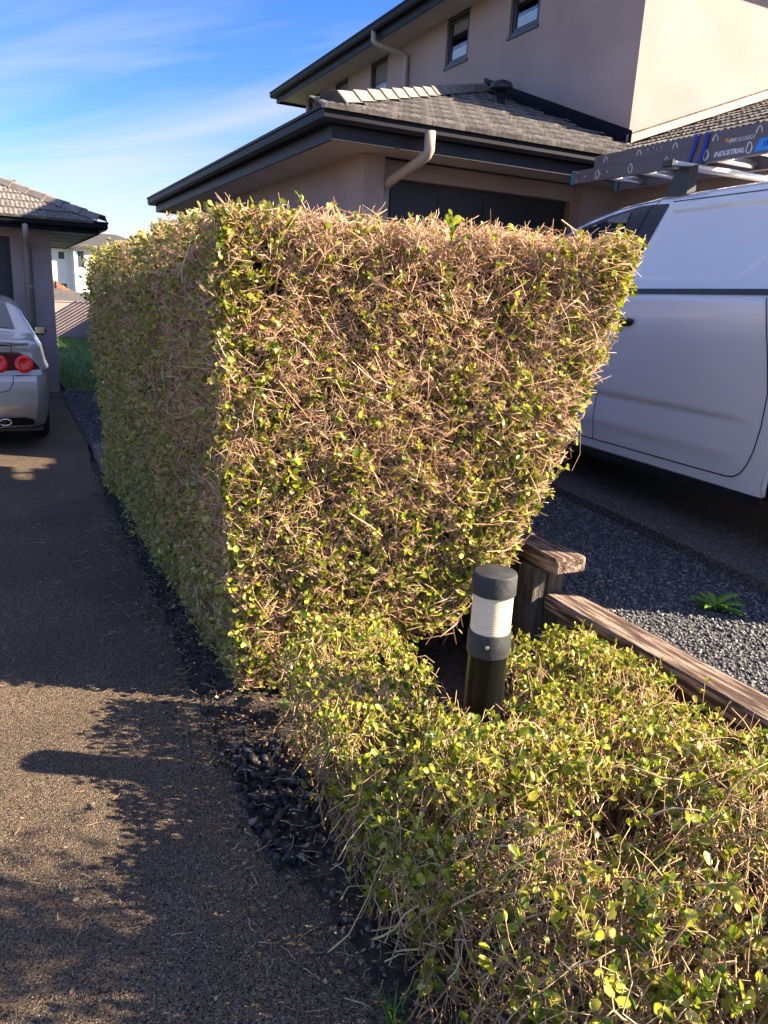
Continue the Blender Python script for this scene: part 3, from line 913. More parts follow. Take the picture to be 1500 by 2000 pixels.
low_layer(1500, 0.03, (0.12, 0.26), (0.0020, 0.0038), 0.38, 4, 1.75, 2.2)      # clipped woody stems
low_layer(1300, -1, (0.10, 0.24), (0.0009, 0.0018), 0.5, 4)
# left face of the low hedge: bare leaning stems
n = 1100
y = rng.uniform(0.5, 2.5, n); z = rng.uniform(0.05, 0.40, n)
x = np.interp(y, [0.3, 1.2, 1.6, 1.9, 2.2, 2.5], [0.75, 0.75, 0.75, 0.775, 0.82, 0.88]) + 0.012 + rng.exponential(0.05, n) + 0.04 * (z / 0.4) ** 2
keep = in_low(x, y)
x, y, z = x[keep], y[keep], z[keep]
n = len(x)
d = np.stack([rng.normal(scale=0.5, size=n) - 0.25, rng.normal(scale=0.5, size=n), np.full(n, 0.9)], 1)
L = rng.uniform(0.05, 0.15, n)
dn = d / np.linalg.norm(d, axis=1, keepdims=True)
bd = rng.normal(scale=0.2, size=(n, 3)) * L[:, None]
R0 = rng.uniform(0.001, 0.0026, n)
P0 = np.stack([x, y, z], 1) - dn * L[:, None] - bd
P0[:, 2] = np.maximum(P0[:, 2], 0.0)
res = tubes(P0, d, L, R0, R0 * 0.7, bd)
lp.append((res[0], res[1])); lt.append((res[2], res[3]))
# unseen shoots added at the low hedge's near right end to dapple the drive
n = 110
sy = rng.uniform(0.15, 0.6, n); sx_ = 1.42 + 0.42 * (sy - 0.4) + np.abs(rng.normal(scale=0.16, size=n))
P0 = np.stack([sx_ + 0.08, sy - 0.03, rng.uniform(0.30, 0.55, n)], 1)
d = np.stack([rng.normal(scale=0.16, size=n) - 0.05, rng.normal(scale=0.16, size=n), np.ones(n)], 1)
L = rng.uniform(0.12, 0.62, n)
res = tubes(P0, d, L, np.full(n, 0.0028), np.full(n, 0.0013), rng.normal(scale=0.15, size=(n, 3)) * L[:, None], 4)
lp.append((res[0], res[1])); lt.append((res[2], res[3]))
res = forks(res[4], 380, (0.03, 0.10), (0.0009, 0.0015), 0.7, 2)
lp.append((res[0], res[1])); shoots = (res[2], res[3])
V, T = cat_meshes(lp)
np_obj('twigs', V, T, 'twig2', low, kind='stuff')
tp = np.concatenate([a for a, _ in lt]); td = np.concatenate([b for _, b in lt])
w = np.clip(0.7 + 0.5 * smoothnoise(tp, 10, 61) + 0.5 * smoothnoise(tp, 27, 62), 0.04, None)
w *= np.where((tp[:, 2] > low_top(tp[:, 0], tp[:, 1]) - 0.10) | (tp[:, 0] < 0.86), 1.0, 0.18)
w *= np.interp(tp[:, 1], [0.3, 1.0, 1.5, 1.9, 2.5], [0.20, 0.24, 0.60, 1.3, 1.5])
i = rng.choice(len(tp), size=5700, replace=False, p=w / w.sum())
LL = whorls(np.concatenate([tp[i], shoots[0]]), np.concatenate([td[i], shoots[1]]), rng.integers(1, 6, len(i) + len(shoots[0])), 0.013, 0.025)
LL = list(LL); LL[2] = LL[2] * np.interp(LL[0][:, 1], [0.6, 1.2, 2.0], [1.3, 1.25, 1.0])
leaf_parts(low, LL, 300, lambda p, s: s * 40 / np.linalg.norm(p - np.array([0, 0, 1.6]), axis=1) - (p[:, 2] < low_top(p[:, 0], p[:, 1]) - 0.04) * 5, 'leaf')
for k in range(60):
    x0 = random.uniform(0.85, 1.85); y0 = random.uniform(0.6, 2.2)
    if not in_low(np.array([x0]), np.array([y0]))[0]:
        continue
    h = random.uniform(0.24, 0.38)
    branch('stem', low, ((x0, y0, -0.01), (x0 + random.uniform(-0.06, 0.06), y0 + random.uniform(-0.06, 0.06), h * 0.5), (x0 + random.uniform(-0.15, 0.15), y0 + random.uniform(-0.15, 0.15), h)), random.uniform(0.005, 0.009), 0.003)

# a broad-leaved plant under the front of the tall hedge
ivy = thing('broadleaf_plant', 'broad soft-leaved plant tucked under the front of the tall hedge', 'plant', (0.98, 2.50, 0))
tp = np.array([[0.93, 2.50, 0.16], [1.0, 2.48, 0.20], [1.03, 2.44, 0.14], [0.90, 2.45, 0.08]])
ps, Rm, sz, wd = whorls(tp, np.tile(np.array([-0.2, -0.6, 0.8]), (4, 1)), np.array([5, 6, 5, 4]), 0.055, 0.085, 0.8)
base = np_mesh('leaf', LEAFV, LEAFT, 'bigleaf')
for i in range(len(ps)):
    o = bpy.data.objects.new('leaf', base)
    mm = Matrix(Rm[i].tolist()).to_4x4(); mm.translation = Vector(ps[i])
    o.matrix_basis = mm @ Matrix.Diagonal((sz[i], sz[i] * wd[i], sz[i], 1))
    link(o, ivy)
st = MB()
for q in tp:
    st.tube([(0.98, 2.52, -0.01), tuple(q * 0.5 + np.array([0.98, 2.52, 0]) * 0.5), tuple(q)], [0.004, 0.003, 0.002], 5)
st.obj('stem', 'weed', ivy, smooth=True)

# weed growing in the gravel: a rosette of toothed leaves
weed = thing('weed', 'green rosette weed growing in the gravel near the parking pad', 'weed', (2.74, 2.12, GZ))
for k in range(17):
    a = k * 2.4 + random.uniform(-0.25, 0.25)
    Ln = random.uniform(0.085, 0.145); lift = random.uniform(0.15, 1.0)
    vs, fs = [], []
    N = 12
    for i in range(N + 1):
        t = i / N
        wdt = 0.016 * math.sin(math.pi * min(1, t * 0.9 + 0.1)) * (1 + (0.45 if i % 2 else -0.3)) * (0.5 + t * 0.7)
        rr = Ln * t; zz = Ln * lift * (t - 0.62 * t * t) + 0.006
        cxx, cyy = math.cos(a), math.sin(a)
        for sgn in (-1, 0, 1):
            vs.append((2.74 + cxx * rr - cyy * wdt * sgn, 2.12 + cyy * rr + cxx * wdt * sgn, GZ + 0.012 + zz + (0.004 if sgn else 0)))
    for i in range(N):
        for j in range(2):
            q = i * 3 + j
            fs.append((q, q + 1, q + 4, q + 3))
    obj('leaf', vs, fs, 'weed', weed, smooth=True)
wf = MB(); wf.lathe([(0.002, GZ), (0.006, GZ + 0.01), (0.004, GZ + 0.03)], 2.74, 2.12, 8); wf.obj('crown', 'weed', weed, smooth=True)

# grass tuft at the drive edge, lower middle of the picture
tuft = thing('grass_tuft', 'small tuft of long grass at the drive edge under the low hedge', 'grass', (0.70, 1.18, 0))
for k in range(16):
    a = random.uniform(0, 6.28); L = random.uniform(0.05, 0.12)
    c = Vector((0.70 + random.uniform(-0.02, 0.02), 1.18 + random.uniform(-0.03, 0.03), 0))
    e = Vector((math.cos(a), math.sin(a), 0)); sd = Vector((-e.y, e.x, 0)) * 0.0028
    vs = []
    for t in (0, 0.4, 0.75, 1.0):
        q = c + e * L * 0.65 * t * t + Vector((0, 0, L * (t - 0.35 * t * t)))
        vs += [q - sd * (1 - t * 0.9), q + sd * (1 - t * 0.9)]
    obj('blade', vs, [(0, 1, 3, 2), (2, 3, 5, 4), (4, 5, 7, 6)], 'weed', tuft, smooth=True)

# litter: clippings on the drive and the bed
n = 900
px = np.concatenate([rng.uniform(-0.2, 0.6, 50), rng.uniform(0.5, 0.98, n - 50)])
py = np.concatenate([rng.uniform(1.0, 4.5, 50), rng.uniform(0.8, 5.5, n - 50)])
pz = np.where(px < 0.6, 0.006, 0.03)
d = np.stack([rng.normal(size=n), rng.normal(size=n), rng.normal(scale=0.15, size=n)], 1)
Rm = leaf_frames(d, np.array([0, 0, 1.0]) + rng.normal(scale=0.3, size=(n, 3)))
v, t = leaves_mesh(np.stack([px, py, pz], 1), Rm, rng.uniform(0.008, 0.020, n), rng.uniform(0.7, 1.1, n))
o = np_obj('fallen_leaves', v, t, 'deadleaf', None, kind='stuff')
tag(o, 'fallen dry leaves and clippings along the edge of the drive', 'leaf litter')
n = 700
px = np.concatenate([rng.uniform(-0.1, 0.6, 90), rng.uniform(0.47, 0.98, n - 90)]); py = rng.uniform(0.9, 5.5, n)
d = np.stack([rng.normal(size=n), rng.normal(size=n), rng.normal(scale=0.05, size=n)], 1)
L = rng.uniform(0.015, 0.07, n)
res = tubes(np.stack([px, py, np.where(px < 0.6, 0.006, 0.03)], 1), d, L, np.full(n, 0.0011), np.full(n, 0.0007), rng.normal(scale=0.1, size=(n, 3)) * L[:, None] * np.array([1, 1, 0.1]))
o = np_obj('fallen_twigs', res[0], res[1], 'twig', None, kind='stuff')
tag(o, 'snippets of dry twig lying on the drive and the bed', 'twig litter')

# unseen tree added on the right so its thin crown dapples the near drive
tree = thing('added_tree', 'unseen thin-crowned tree added on the right to dapple the near drive', 'tree', (3.02, -0.05, GZ))
MB().tube([(3.02, -0.05, 0.3), (3.04, -0.06, 1.0), (3.0, -0.04, 1.6), (3.02, -0.05, 2.0)], [0.022, 0.018, 0.014, 0.007], 8).obj('trunk', 'branch', tree, smooth=True)
n = 46
P0 = np.stack([np.full(n, 3.01), np.full(n, -0.05), rng.uniform(1.68, 2.0, n)], 1)
d = np.stack([rng.normal(scale=0.9, size=n), rng.normal(scale=0.9, size=n), np.abs(rng.normal(scale=0.5, size=n)) + 0.35], 1)
L = rng.uniform(0.25, 0.55, n)
res = tubes(P0, d, L, np.full(n, 0.006), np.full(n, 0.002), rng.normal(scale=0.12, size=(n, 3)) * L[:, None], 5)
f1 = forks(res[4], 420, (0.06, 0.20), (0.0015, 0.003), 0.7, 2)
v, t = cat_meshes([(res[0], res[1]), (f1[0], f1[1])])
np_obj('limbs', v, t, 'branch', tree)
ps, Rm, sz, wd = whorls(f1[2], f1[3], rng.integers(1, 4, len(f1[2])), 0.025, 0.045)
v, t = leaves_mesh(ps, Rm, sz, wd)
np_obj('crown', v, t, 'leaf', tree, kind='stuff')

# ================================================================== BOLLARD LIGHT
bol = thing('bollard_light', 'short dark bollard light with a cream ribbed lens standing in the low hedge', 'bollard light', (BX, BY, 0))
b = MB(); b.lathe([(0.062, -0.02), (0.062, 0.555)], BX, BY, 40); autosmooth(b.obj('post', 'poleblack', bol))
b = MB(); b.lathe([(0.0655, 0.548), (0.0685, 0.552), (0.0685, 0.618), (0.0665, 0.626)], BX, BY, 40); autosmooth(b.obj('collar', 'polegrey', bol))
prof = [(0.060, 0.620)]
for i in range(15):
    z0 = 0.627 + i * 0.0082
    prof += [(0.0625, z0), (0.0630, z0 + 0.002), (0.0630, z0 + 0.0060), (0.0625, z0 + 0.0080)]
prof.append((0.060, 0.757))
b = MB(); b.lathe(prof, BX, BY, 48); autosmooth(b.obj('lens', 'lens', bol), 50)
b = MB(); b.lathe([(0.064, 0.748), (0.0685, 0.750), (0.0685, 0.810), (0.066, 0.817), (0.060, 0.820), (0.012, 0.8215)], BX, BY, 40); autosmooth(b.obj('cap', 'polegrey', bol), 40)
sd = Vector((-0.62, -0.78, 0)).normalized()
b = MB(); c = Vector((BX, BY, 0.592)) + sd * 0.067
b.tube([c, c + sd * 0.003, c + sd * 0.0045], [0.0065, 0.0065, 0.004], 14); autosmooth(b.obj('screw', 'alu', bol))

# ================================================================== TIMBER EDGING
rail = thing('timber_rail', 'weathered brown timber rail of the low retaining wall beside the gravel', 'retaining wall', (2.12, 0.7, 0))
MB().cbox(2.045, 2.205, -1.2, 2.44, 0.335, 0.402, 0.009, 0.003).obj('top_beam', 'timber', rail)
MB().cbox(2.085, 2.135, -1.2, 2.46, 0.165, 0.32, 0.005, 0.002).obj('board', 'timber2', rail)
MB().cbox(2.09, 2.135, -1.2, 2.46, -0.02, 0.16, 0.005, 0.002).obj('board', 'timber2', rail)
for yy in (0.3, 1.5):
    MB().cbox(2.045, 2.083, yy - 0.05, yy + 0.05, -0.02, 0.322, 0.004).obj('post', 'timber2', rail)
capw = thing('timber_wall', 'taller timber wall with a thick weathered capping under the hedge', 'retaining wall', (2.08, 3.2, 0))
MB().cbox(2.00, 2.165, 2.33, 6.6, 0.525, 0.602, 0.014, 0.004).obj('capping', 'timber', capw)
MB().cbox(1.985, 2.06, 2.45, 2.56, -0.02, 0.523, 0.006, 0.002).obj('post', 'timber2', capw)
MB().cbox(2.065, 2.155, 2.45, 2.55, -0.02, 0.523, 0.006, 0.002).obj('post', 'timber2', capw)
for z0 in (0.0, 0.175, 0.35):
    MB().cbox(2.07, 2.125, 2.56, 6.6, z0, z0 + 0.17, 0.005, 0.002).obj('board', 'timber2', capw)
slp = thing('timber_sleeper', 'grey timber sleeper lying on the ground at the far end of the hedge', 'sleeper', (0.84, 7.2, 0))
MB().cbox(0.73, 0.90, 6.7, 7.75, -0.02, 0.125, 0.012, 0.004).obj('beam', 'sleeper', slp)

# ================================================================== HOUSES
def wall_holes(mb, fixed, axis, a0, a1, z0, z1, holes, depth):
    """flat wall at axis=fixed spanning a0..a1, z0..z1 with rectangular openings and reveals of signed depth"""
    A = sorted(set([a0, a1] + [h[0] for h in holes] + [h[1] for h in holes]))
    Z = sorted(set([z0, z1] + [h[2] for h in holes] + [h[3] for h in holes]))
    def pt(a, z, d=0):
        return (fixed + d, a, z) if axis == 'x' else (a, fixed + d, z)
    for i in range(len(A) - 1):
        for j in range(len(Z) - 1):
            ca, cz = (A[i] + A[i + 1]) / 2, (Z[j] + Z[j + 1]) / 2
            if any(h[0] < ca < h[1] and h[2] < cz < h[3] for h in holes):
                continue
            mb.add([pt(A[i], Z[j]), pt(A[i + 1], Z[j]), pt(A[i + 1], Z[j + 1]), pt(A[i], Z[j + 1])], [(0, 1, 2, 3)])
    for (h0, h1, k0, k1) in holes:
        c = [(h0, k0), (h1, k0), (h1, k1), (h0, k1)]
        for i in range(4):
            p, q = c[i], c[(i + 1) % 4]
            mb.add([pt(*p), pt(*q), pt(*q, depth), pt(*p, depth)], [(0, 1, 2, 3)])

pm = bpy.data.materials.new('clear window pane')
pm.use_nodes = True
nt = pm.node_tree
for nd in list(nt.nodes):
    if nd.type != 'OUTPUT_MATERIAL': nt.nodes.remove(nd)
tb = nt.nodes.new('ShaderNodeBsdfTransparent'); tb.inputs[0].default_value = (0.85, 0.88, 0.90, 1)
gb = nt.nodes.new('ShaderNodeBsdfGlossy'); gb.inputs['Roughness'].default_value = 0.02
mxs = nt.nodes.new('ShaderNodeMixShader')
mxs.inputs[0].default_value = 0.14; nt.links.new(tb.outputs[0], mxs.inputs[1]); nt.links.new(gb.outputs[0], mxs.inputs[2])
nt.links.new(mxs.outputs[0], nt.nodes['Material Output'].inputs[0])
M['pane'] = pm

T20 = math.tan(math.radians(20.2))
house = thing('house', 'two-storey beige stucco house with charcoal tiled garage roof behind the hedge', 'house', (2.8, 6.2, 0.38))
GX0, GY0, GXW, GZT = 2.22, 5.67, 5.07, 2.95        # gutter lines of the lower roof
UX, UY, UYE = 5.85, 6.50, 15.9                      # upper block
wins = [(8.23, 8.83, 4.76, 5.36), (9.77, 10.36, 4.75, 5.36), (12.20, 12.84, 4.75, 5.37), (13.77, 14.37, 4.75, 5.37), (15.15, 15.77, 4.75, 5.36)]
w = MB()
wall_holes(w, UX, 'x', UY, UYE, 2.9, 5.44, wins, 0.10)
w.add([(UX, UY, 2.9), (13, UY, 2.9), (13, UY, 5.44), (UX, UY, 5.44)], [(0, 1, 2, 3)])
w.add([(UX, UYE, 2.0), (13, UYE, 2.0), (13, UYE, 5.44), (UX, UYE, 5.44)], [(0, 3, 2, 1)])
w.add([(13, UY, 2.0), (13, UYE, 2.0), (13, UYE, 5.44), (13, UY, 5.44)], [(0, 1, 2, 3)])
w.obj('upper_wall', 'stucco', house)
for k, (a0, a1, z0, z1) in enumerate(wins):
    f = MB()
    fx = UX + 0.012
    t = 0.045
    f.box(fx, fx + 0.07, a0 + .002, a0 + t, z0 + .002, z1 - .002); f.box(fx, fx + 0.07, a1 - t, a1 - .002, z0 + .002, z1 - .002)
    f.box(fx, fx + 0.07, a0 + t, a1 - t, z0 + .002, z0 + t); f.box(fx, fx + 0.07, a0 + t, a1 - t, z1 - t, z1 - .002)
    # opening sash standing inside the frame
    i0, i1, j0, j1, q = a0 + t + .006, a1 - t - .006, z0 + t + .006, z1 - t - .006, 0.03
    f.box(fx + .015, fx + .055, i0, i0 + q, j0, j1); f.box(fx + .015, fx + .055, i1 - q, i1, j0, j1)
    f.box(fx + .015, fx + .055, i0 + q, i1 - q, j0, j0 + q); f.box(fx + .015, fx + .055, i0 + q, i1 - q, j1 - q, j1)
    fo = f.obj('window', 'frame', house)
    MB().box(fx + .034, fx + .038, i0 + q - .002, i1 - q + .002, j0 + q - .002, j1 - q + .002).obj('pane', 'pane', fo)
    drop = (0.34, 0.30, 0.52, 0.42, 0.3)[k]
    MB().box(fx + .046, fx + .049, i0 + q - .001, i1 - q + .001, z1 - drop * (z1 - z0) - 0.03, j1 - q).obj('blind', 'blind', fo)
    MB().box(fx + .046, fx + .049, i0 + q - .001, i1 - q + .001, j0 + q, j0 + q + 0.13).obj('pale_lower_panel', 'white', fo)  # pale panel across the lower part of the window
    MB().box(UX - 0.022, UX + 0.01, a0 - 0.01, a1 + 0.01, z0 - 0.028, z0).obj('sill', 'frame', fo)
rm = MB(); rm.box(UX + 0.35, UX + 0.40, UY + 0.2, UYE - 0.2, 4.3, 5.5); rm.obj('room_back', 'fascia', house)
# upper eaves
GP = lambda z: [(0, z), (0, z - 0.022), (-0.010, z - 0.028), (-0.010, z - 0.085), (-0.03, z - 0.112), (-0.115, z - 0.112), (-0.115, z - 0.02), (-0.02, z - 0.02), (-0.02, z)]
FP = lambda z, d=0.21: [(-0.116, z - d), (-0.116, z - 0.03), (-0.14, z - 0.03), (-0.14, z - d)]
SP = lambda z, w_, d=0.2: [(-0.141, z - d), (-0.141, z - d + 0.012), (-w_, z - d + 0.012), (-w_, z - d)]
upath = [(13.6, UY - 0.62), (5.25, UY - 0.62), (5.25, 16.42), (13.6, 16.42)]
MB().sweep(upath, GP(5.52), -1).obj('upper_gutter', 'gutter', house)
MB().sweep(upath, FP(5.52), -1).obj('upper_fascia', 'fascia', house)
MB().sweep(upath, SP(5.52, 0.64, 0.16), -1).obj('upper_soffit', 'soffit', house)
r = MB()
r.add([(5.29, UY - 0.58, 5.5), (13.6, UY - 0.58, 5.5), (13.6, 16.38, 5.5), (5.29, 16.38, 5.5), (10.0, 10.9, 7.15), (13.6, 10.9, 7.15)],
      [(0, 1, 5, 4), (0, 4, 3), (4, 5, 2, 3), (1, 2, 5)])
r.obj('upper_roof', 'tile', house)
# lower walls
w = MB()
w.box(2.82, 3.01, 6.24, 12.5, 0.2, 2.77)
w.box(3.01, 3.14, 6.40, 6.50, 0.2, 2.77)
w.box(3.14, 5.17, 6.40, 6.50, 2.63, 2.77)
w.box(5.17, 5.62, 6.28, 6.46, 0.2, 2.77)
w.box(5.62, 5.80, 3.95, 6.46, 0.2, 2.77)
w.box(5.80, 9.5, 3.95, 4.1, 0.2, 2.77)
w.box(3.00, 5.84, 12.3, 12.5, 0.2, 2.77)
w.obj('lower_wall', 'stucco', house)
gd = MB()
gd.box(3.15, 5.16, 6.515, 6.54, 0.38, 2.64)
for i in range(4):
    for j in range(4):
        x0 = 3.19 + i * 0.49; z0 = 0.44 + j * 0.54
        gd.box(x0 + 0.02, x0 + 0.45, 6.505, 6.514, z0 + 0.03, z0 + 0.49)
gd.obj('garage_door', 'gdoor', house)
lpath = [(8.0, 3.42), (GXW, 3.42), (GXW, GY0), (GX0, GY0), (GX0, 13.11), (5.8, 13.11)]
MB().sweep(lpath, GP(GZT), -1).obj('gutter', 'gutter', house)
MB().sweep(lpath, FP(GZT), -1).obj('fascia', 'fascia', house)
MB().sweep(lpath, SP(GZT, 0.60, 0.185), -1).obj('soffit', 'soffit', house)
for (xx, yy) in ((GX0, GY0),):      # joint strap where the gutter turns the corner
    MB().box(xx - 0.004, xx + 0.02, yy - 0.004, yy + 0.02, GZT - 0.03, GZT + 0.003).obj('gutter_joint', 'pvc', house)
roof = MB()
zf = lambda y: GZT - 0.03 + T20 * (y - GY0)
Pk = (UX, GY0 + UX - GX0, GZT - 0.03 + T20 * (UX - GX0))
Vc = (UX, GY0 + UX - GXW, GZT - 0.03 + T20 * (UX - GXW))
A0 = (GX0 + 0.03, GY0 + 0.03, GZT - 0.03 + T20 * 0.03); B0 = (GXW + 0.03, GY0 + 0.03, GZT - 0.03 + T20 * 0.03)
roof.add([A0, B0, Vc, Pk], [(0, 1, 2, 3)])
roof.add([A0, Pk, (UX, 13.08 - (UX - GX0), Pk[2]), (GX0 + 0.03, 13.08, A0[2])], [(0, 1, 2, 3)])
roof.add([(UX, 13.08 - (UX - GX0), Pk[2]), (UX, 13.08, A0[2]), (GX0 + 0.03, 13.08, A0[2])], [(0, 1, 2)])
# the projecting wing on the right, its left slope against the sunlit wall
zw = lambda x: GZT - 0.03 + T20 * (x - GXW)
roof.add([B0, (GXW + 0.03, 3.46, zw(GXW + 0.03)), (8.3, 3.46 + 3.2, zw(8.3)), (8.3, UY, zw(8.3)), (UX, UY, zw(UX)), Vc], [(0, 1, 2, 3, 4, 5)])
roof.add([(GXW + 0.03, 3.46, zw(GXW + 0.03)), (11.5, 3.46, zw(GXW + .03)), (8.3, 3.46 + 3.2, zw(8.3))], [(0, 1, 2)])
ro = roof.obj('roof', 'deck', house)

# roof tiles, one object each
def tile_mesh(name='tile', W=0.30, Lg=0.365, th=0.026, ribs=5):
    N = ribs * 4
    top_b, top_f, bot_f = [], [], []
    for i in range(N + 1):
        t = i / N
        h = 0.011 * (0.5 - 0.5 * math.cos(2 * math.pi * ribs * t)) + (0.010 if t > 0.9 else 0)
        x = (t - 0.5) * (W - 0.004)
        top_b.append((x, Lg, 0.006 + h * 0.7)); top_f.append((x, 0, th + h)); bot_f.append((x, 0.004, -0.004))
    vs = top_b + top_f + bot_f
    n = N + 1
    fs = []
    for i in range(N):
        fs.append((i, i + 1, n + i + 1, n + i)[::-1]); fs.append((n + i, n + i + 1, 2 * n + i + 1, 2 * n + i)[::-1])
    fs += [(0, n, 2 * n), (n - 1, 3 * n - 1, 2 * n - 1)]
    me = bpy.data.meshes.new(name)
    me.from_pydata(vs, [], fs)
    me.materials.append(M['tile'])
    me.update()
    return me
TM = tile_mesh()
def lay_tiles(parent, origin, xdir, slopedir, nx_, ny_, inside, W=0.30, ex=0.315):
    xd, sd_ = Vector(xdir).normalized(), Vector(slopedir).normalized()
    nd = xd.cross(sd_).normalized()
    Rm_ = Matrix((xd, sd_, nd)).transposed().to_4x4()
    for j in range(ny_):
        for i in range(-1, nx_):
            p_ = Vector(origin) + xd * ((i + 0.5 + (0.5 if j % 2 else 0)) * W) + sd_ * (j * ex - 0.03)
            if not inside(p_ + sd_ * ex * 0.5):
                continue
            m_ = Rm_ @ Euler((random.uniform(-0.008, 0.008), random.uniform(-0.008, 0.008), random.uniform(-0.006, 0.006))).to_matrix().to_4x4()
            m_.translation = p_ + nd * 0.012
            o_ = bpy.data.objects.new('tile', TM)
            o_.matrix_basis = m_
            link(o_, parent)
cp, sp_ = math.cos(math.radians(20.2)), math.sin(math.radians(20.2))
lay_tiles(ro, (GX0, GY0 + 0.01, GZT - 0.03), (1, 0, 0), (0, cp, sp_), 13, 13,
          lambda q: q.x > GX0 + (q.y - GY0) - 0.08 and q.x < GXW + (q.y - GY0) + 0.10 and q.x < UX - 0.12)
lay_tiles(ro, (GXW + 0.01, 6.45, GZT - 0.03), (0, -1, 0), (cp, 0, sp_), 9, 11,
          lambda q: q.y < GY0 + (q.x - GXW) + 0.06 and q.y < UY - 0.10 and q.y > 3.5 + (q.x - GXW) and q.x < 8.2)
# hip capping: overlapping angled caps
hd = Vector((1, 1, T20)).normalized()
hl = math.hypot(math.hypot(UX - GX0, UX - GX0), (UX - GX0) * T20)
sidev = Vector((1, -1, 0)).normalized()
upn = sidev.cross(hd).normalized()
ncap = 17
cl = hl / ncap
capv = []
for t_, k_ in ((0, 1.0), (cl + 0.05, 0.93)):
    for (a_, h_) in ((-0.125, -0.030), (-0.055, 0.050), (0.055, 0.050), (0.125, -0.030)):
        capv.append((a_ * k_, t_, h_ * k_ + (0.014 if t_ == 0 else 0.0)))
capme = bpy.data.meshes.new('ridge_cap')
capme.from_pydata(capv + [(v[0] * 0.9, v[1], v[2] - 0.018) for v in capv[:4]], [], [(0, 1, 5, 4), (1, 2, 6, 5), (2, 3, 7, 6), (0, 8, 9, 1), (1, 9, 10, 2), (2, 10, 11, 3)])
capme.materials.append(M['ridge']); capme.update()
for i in range(ncap):
    o_ = bpy.data.objects.new('ridge_cap', capme)
    mm = Matrix((sidev, hd, upn)).transposed().to_4x4()
    mm.translation = Vector((GX0 + 0.10, GY0 + 0.10, GZT + 0.012 + T20 * 0.10)) + hd * (i * cl)
    o_.matrix_basis = mm
    link(o_, ro)
pl = MB(); e0 = Vector((GX0 + 0.09, GY0 + 0.09, GZT + 0.012 + T20 * 0.09))
pv = [e0 + sidev * a_ * 0.98 + upn * (h_ + 0.012) for a_, h_ in ((-0.125, -0.06), (-0.125, -0.030), (-0.055, 0.050), (0.055, 0.050), (0.125, -0.030), (0.125, -0.06))]
pl.add(pv + [v_ + hd * 0.05 for v_ in pv], [tuple(range(6))] + [(i, (i + 1) % 6, (i + 1) % 6 + 6, i + 6) for i in range(6)])
pl.obj('hip_end', 'deck', ro)
# flashings
fl = MB()
y0, y1 = Vc[1], Pk[1]
fl.add([(UX - 0.004, UY - 0.05, zf(UY - 0.05) + 0.04), (UX - 0.004, y1, zf(y1) + 0.05), (UX - 0.004, y1, zf(y1) + 0.17), (UX - 0.004, UY - 0.05, zf(UY - .05) + 0.16), (UX - 0.12, UY - 0.05, zf(UY - .05) + 0.04), (UX - 0.12, y1, zf(y1) + 0.05)], [(0, 1, 2, 3), (4, 5, 1, 0)])
fl.obj('side_flashing', 'gutter', house)
fl = MB()
x1 = 8.25
fl.add([(UX - 0.03, UY - 0.006, zw(UX) + 0.02), (x1, UY - 0.006, zw(x1) + 0.02), (x1, UY - 0.006, zw(x1) + 0.125), (UX - 0.03, UY - 0.006, zw(UX) + 0.125), (UX - 0.03, UY - 0.13, zw(UX) + 0.045), (x1, UY - 0.13, zw(x1) + 0.045)], [(0, 1, 2, 3), (4, 5, 1, 0)])
fl.obj('front_flashing', 'flash', house)
fl = MB()
fl.add([(UX, UY - 0.012, zw(UX) + 0.125), (x1, UY - 0.012, zw(x1) + 0.125), (x1, UY - 0.012, zw(x1) + 0.140), (UX, UY - 0.012, zw(UX) + 0.140)], [(0, 1, 2, 3)])
fl.obj('flashing_lip', 'timber2', house)
# downpipes and roof vent
MB().tube([(3.09, 5.63, 2.87), (3.09, 5.63, 2.735), (3.085, 5.65, 2.705), (3.075, 5.80, 2.66), (3.06, 6.20, 2.575), (3.055, 6.30, 2.54), (3.055, 6.325, 2.48), (3.055, 6.325, 0.4)], [0.042, 0.042, 0.041, 0.040, 0.040, 0.040, 0.040, 0.040], 16).obj('downpipe', 'pvc', house, smooth=True)
MB().tube([(5.30, 11.58, 5.44), (5.30, 11.58, 5.30), (5.33, 11.575, 5.27), (5.74, 11.47, 5.17), (5.80, 11.46, 5.14), (5.80, 11.46, 5.08), (5.80, 11.46, 3.4)], 0.040, 14).obj('downpipe', 'pvc', house, smooth=True)
vb = zf(7.9) - 0.02
vo = MB().lathe([(0.085, vb - 0.05), (0.085, vb + 0.01), (0.062, vb + 0.03), (0.062, vb + 0.21)], 5.2, 7.9, 24).obj('roof_vent', 'vent', house, smooth=True)
MB().lathe([(0.115, vb + 0.185), (0.132, vb + 0.195), (0.132, vb + 0.22), (0.112, vb + 0.262), (0.06, vb + 0.285), (0.01, vb + 0.288)], 5.2, 7.9, 28).obj('vent_cap', 'vent', vo, smooth=True)

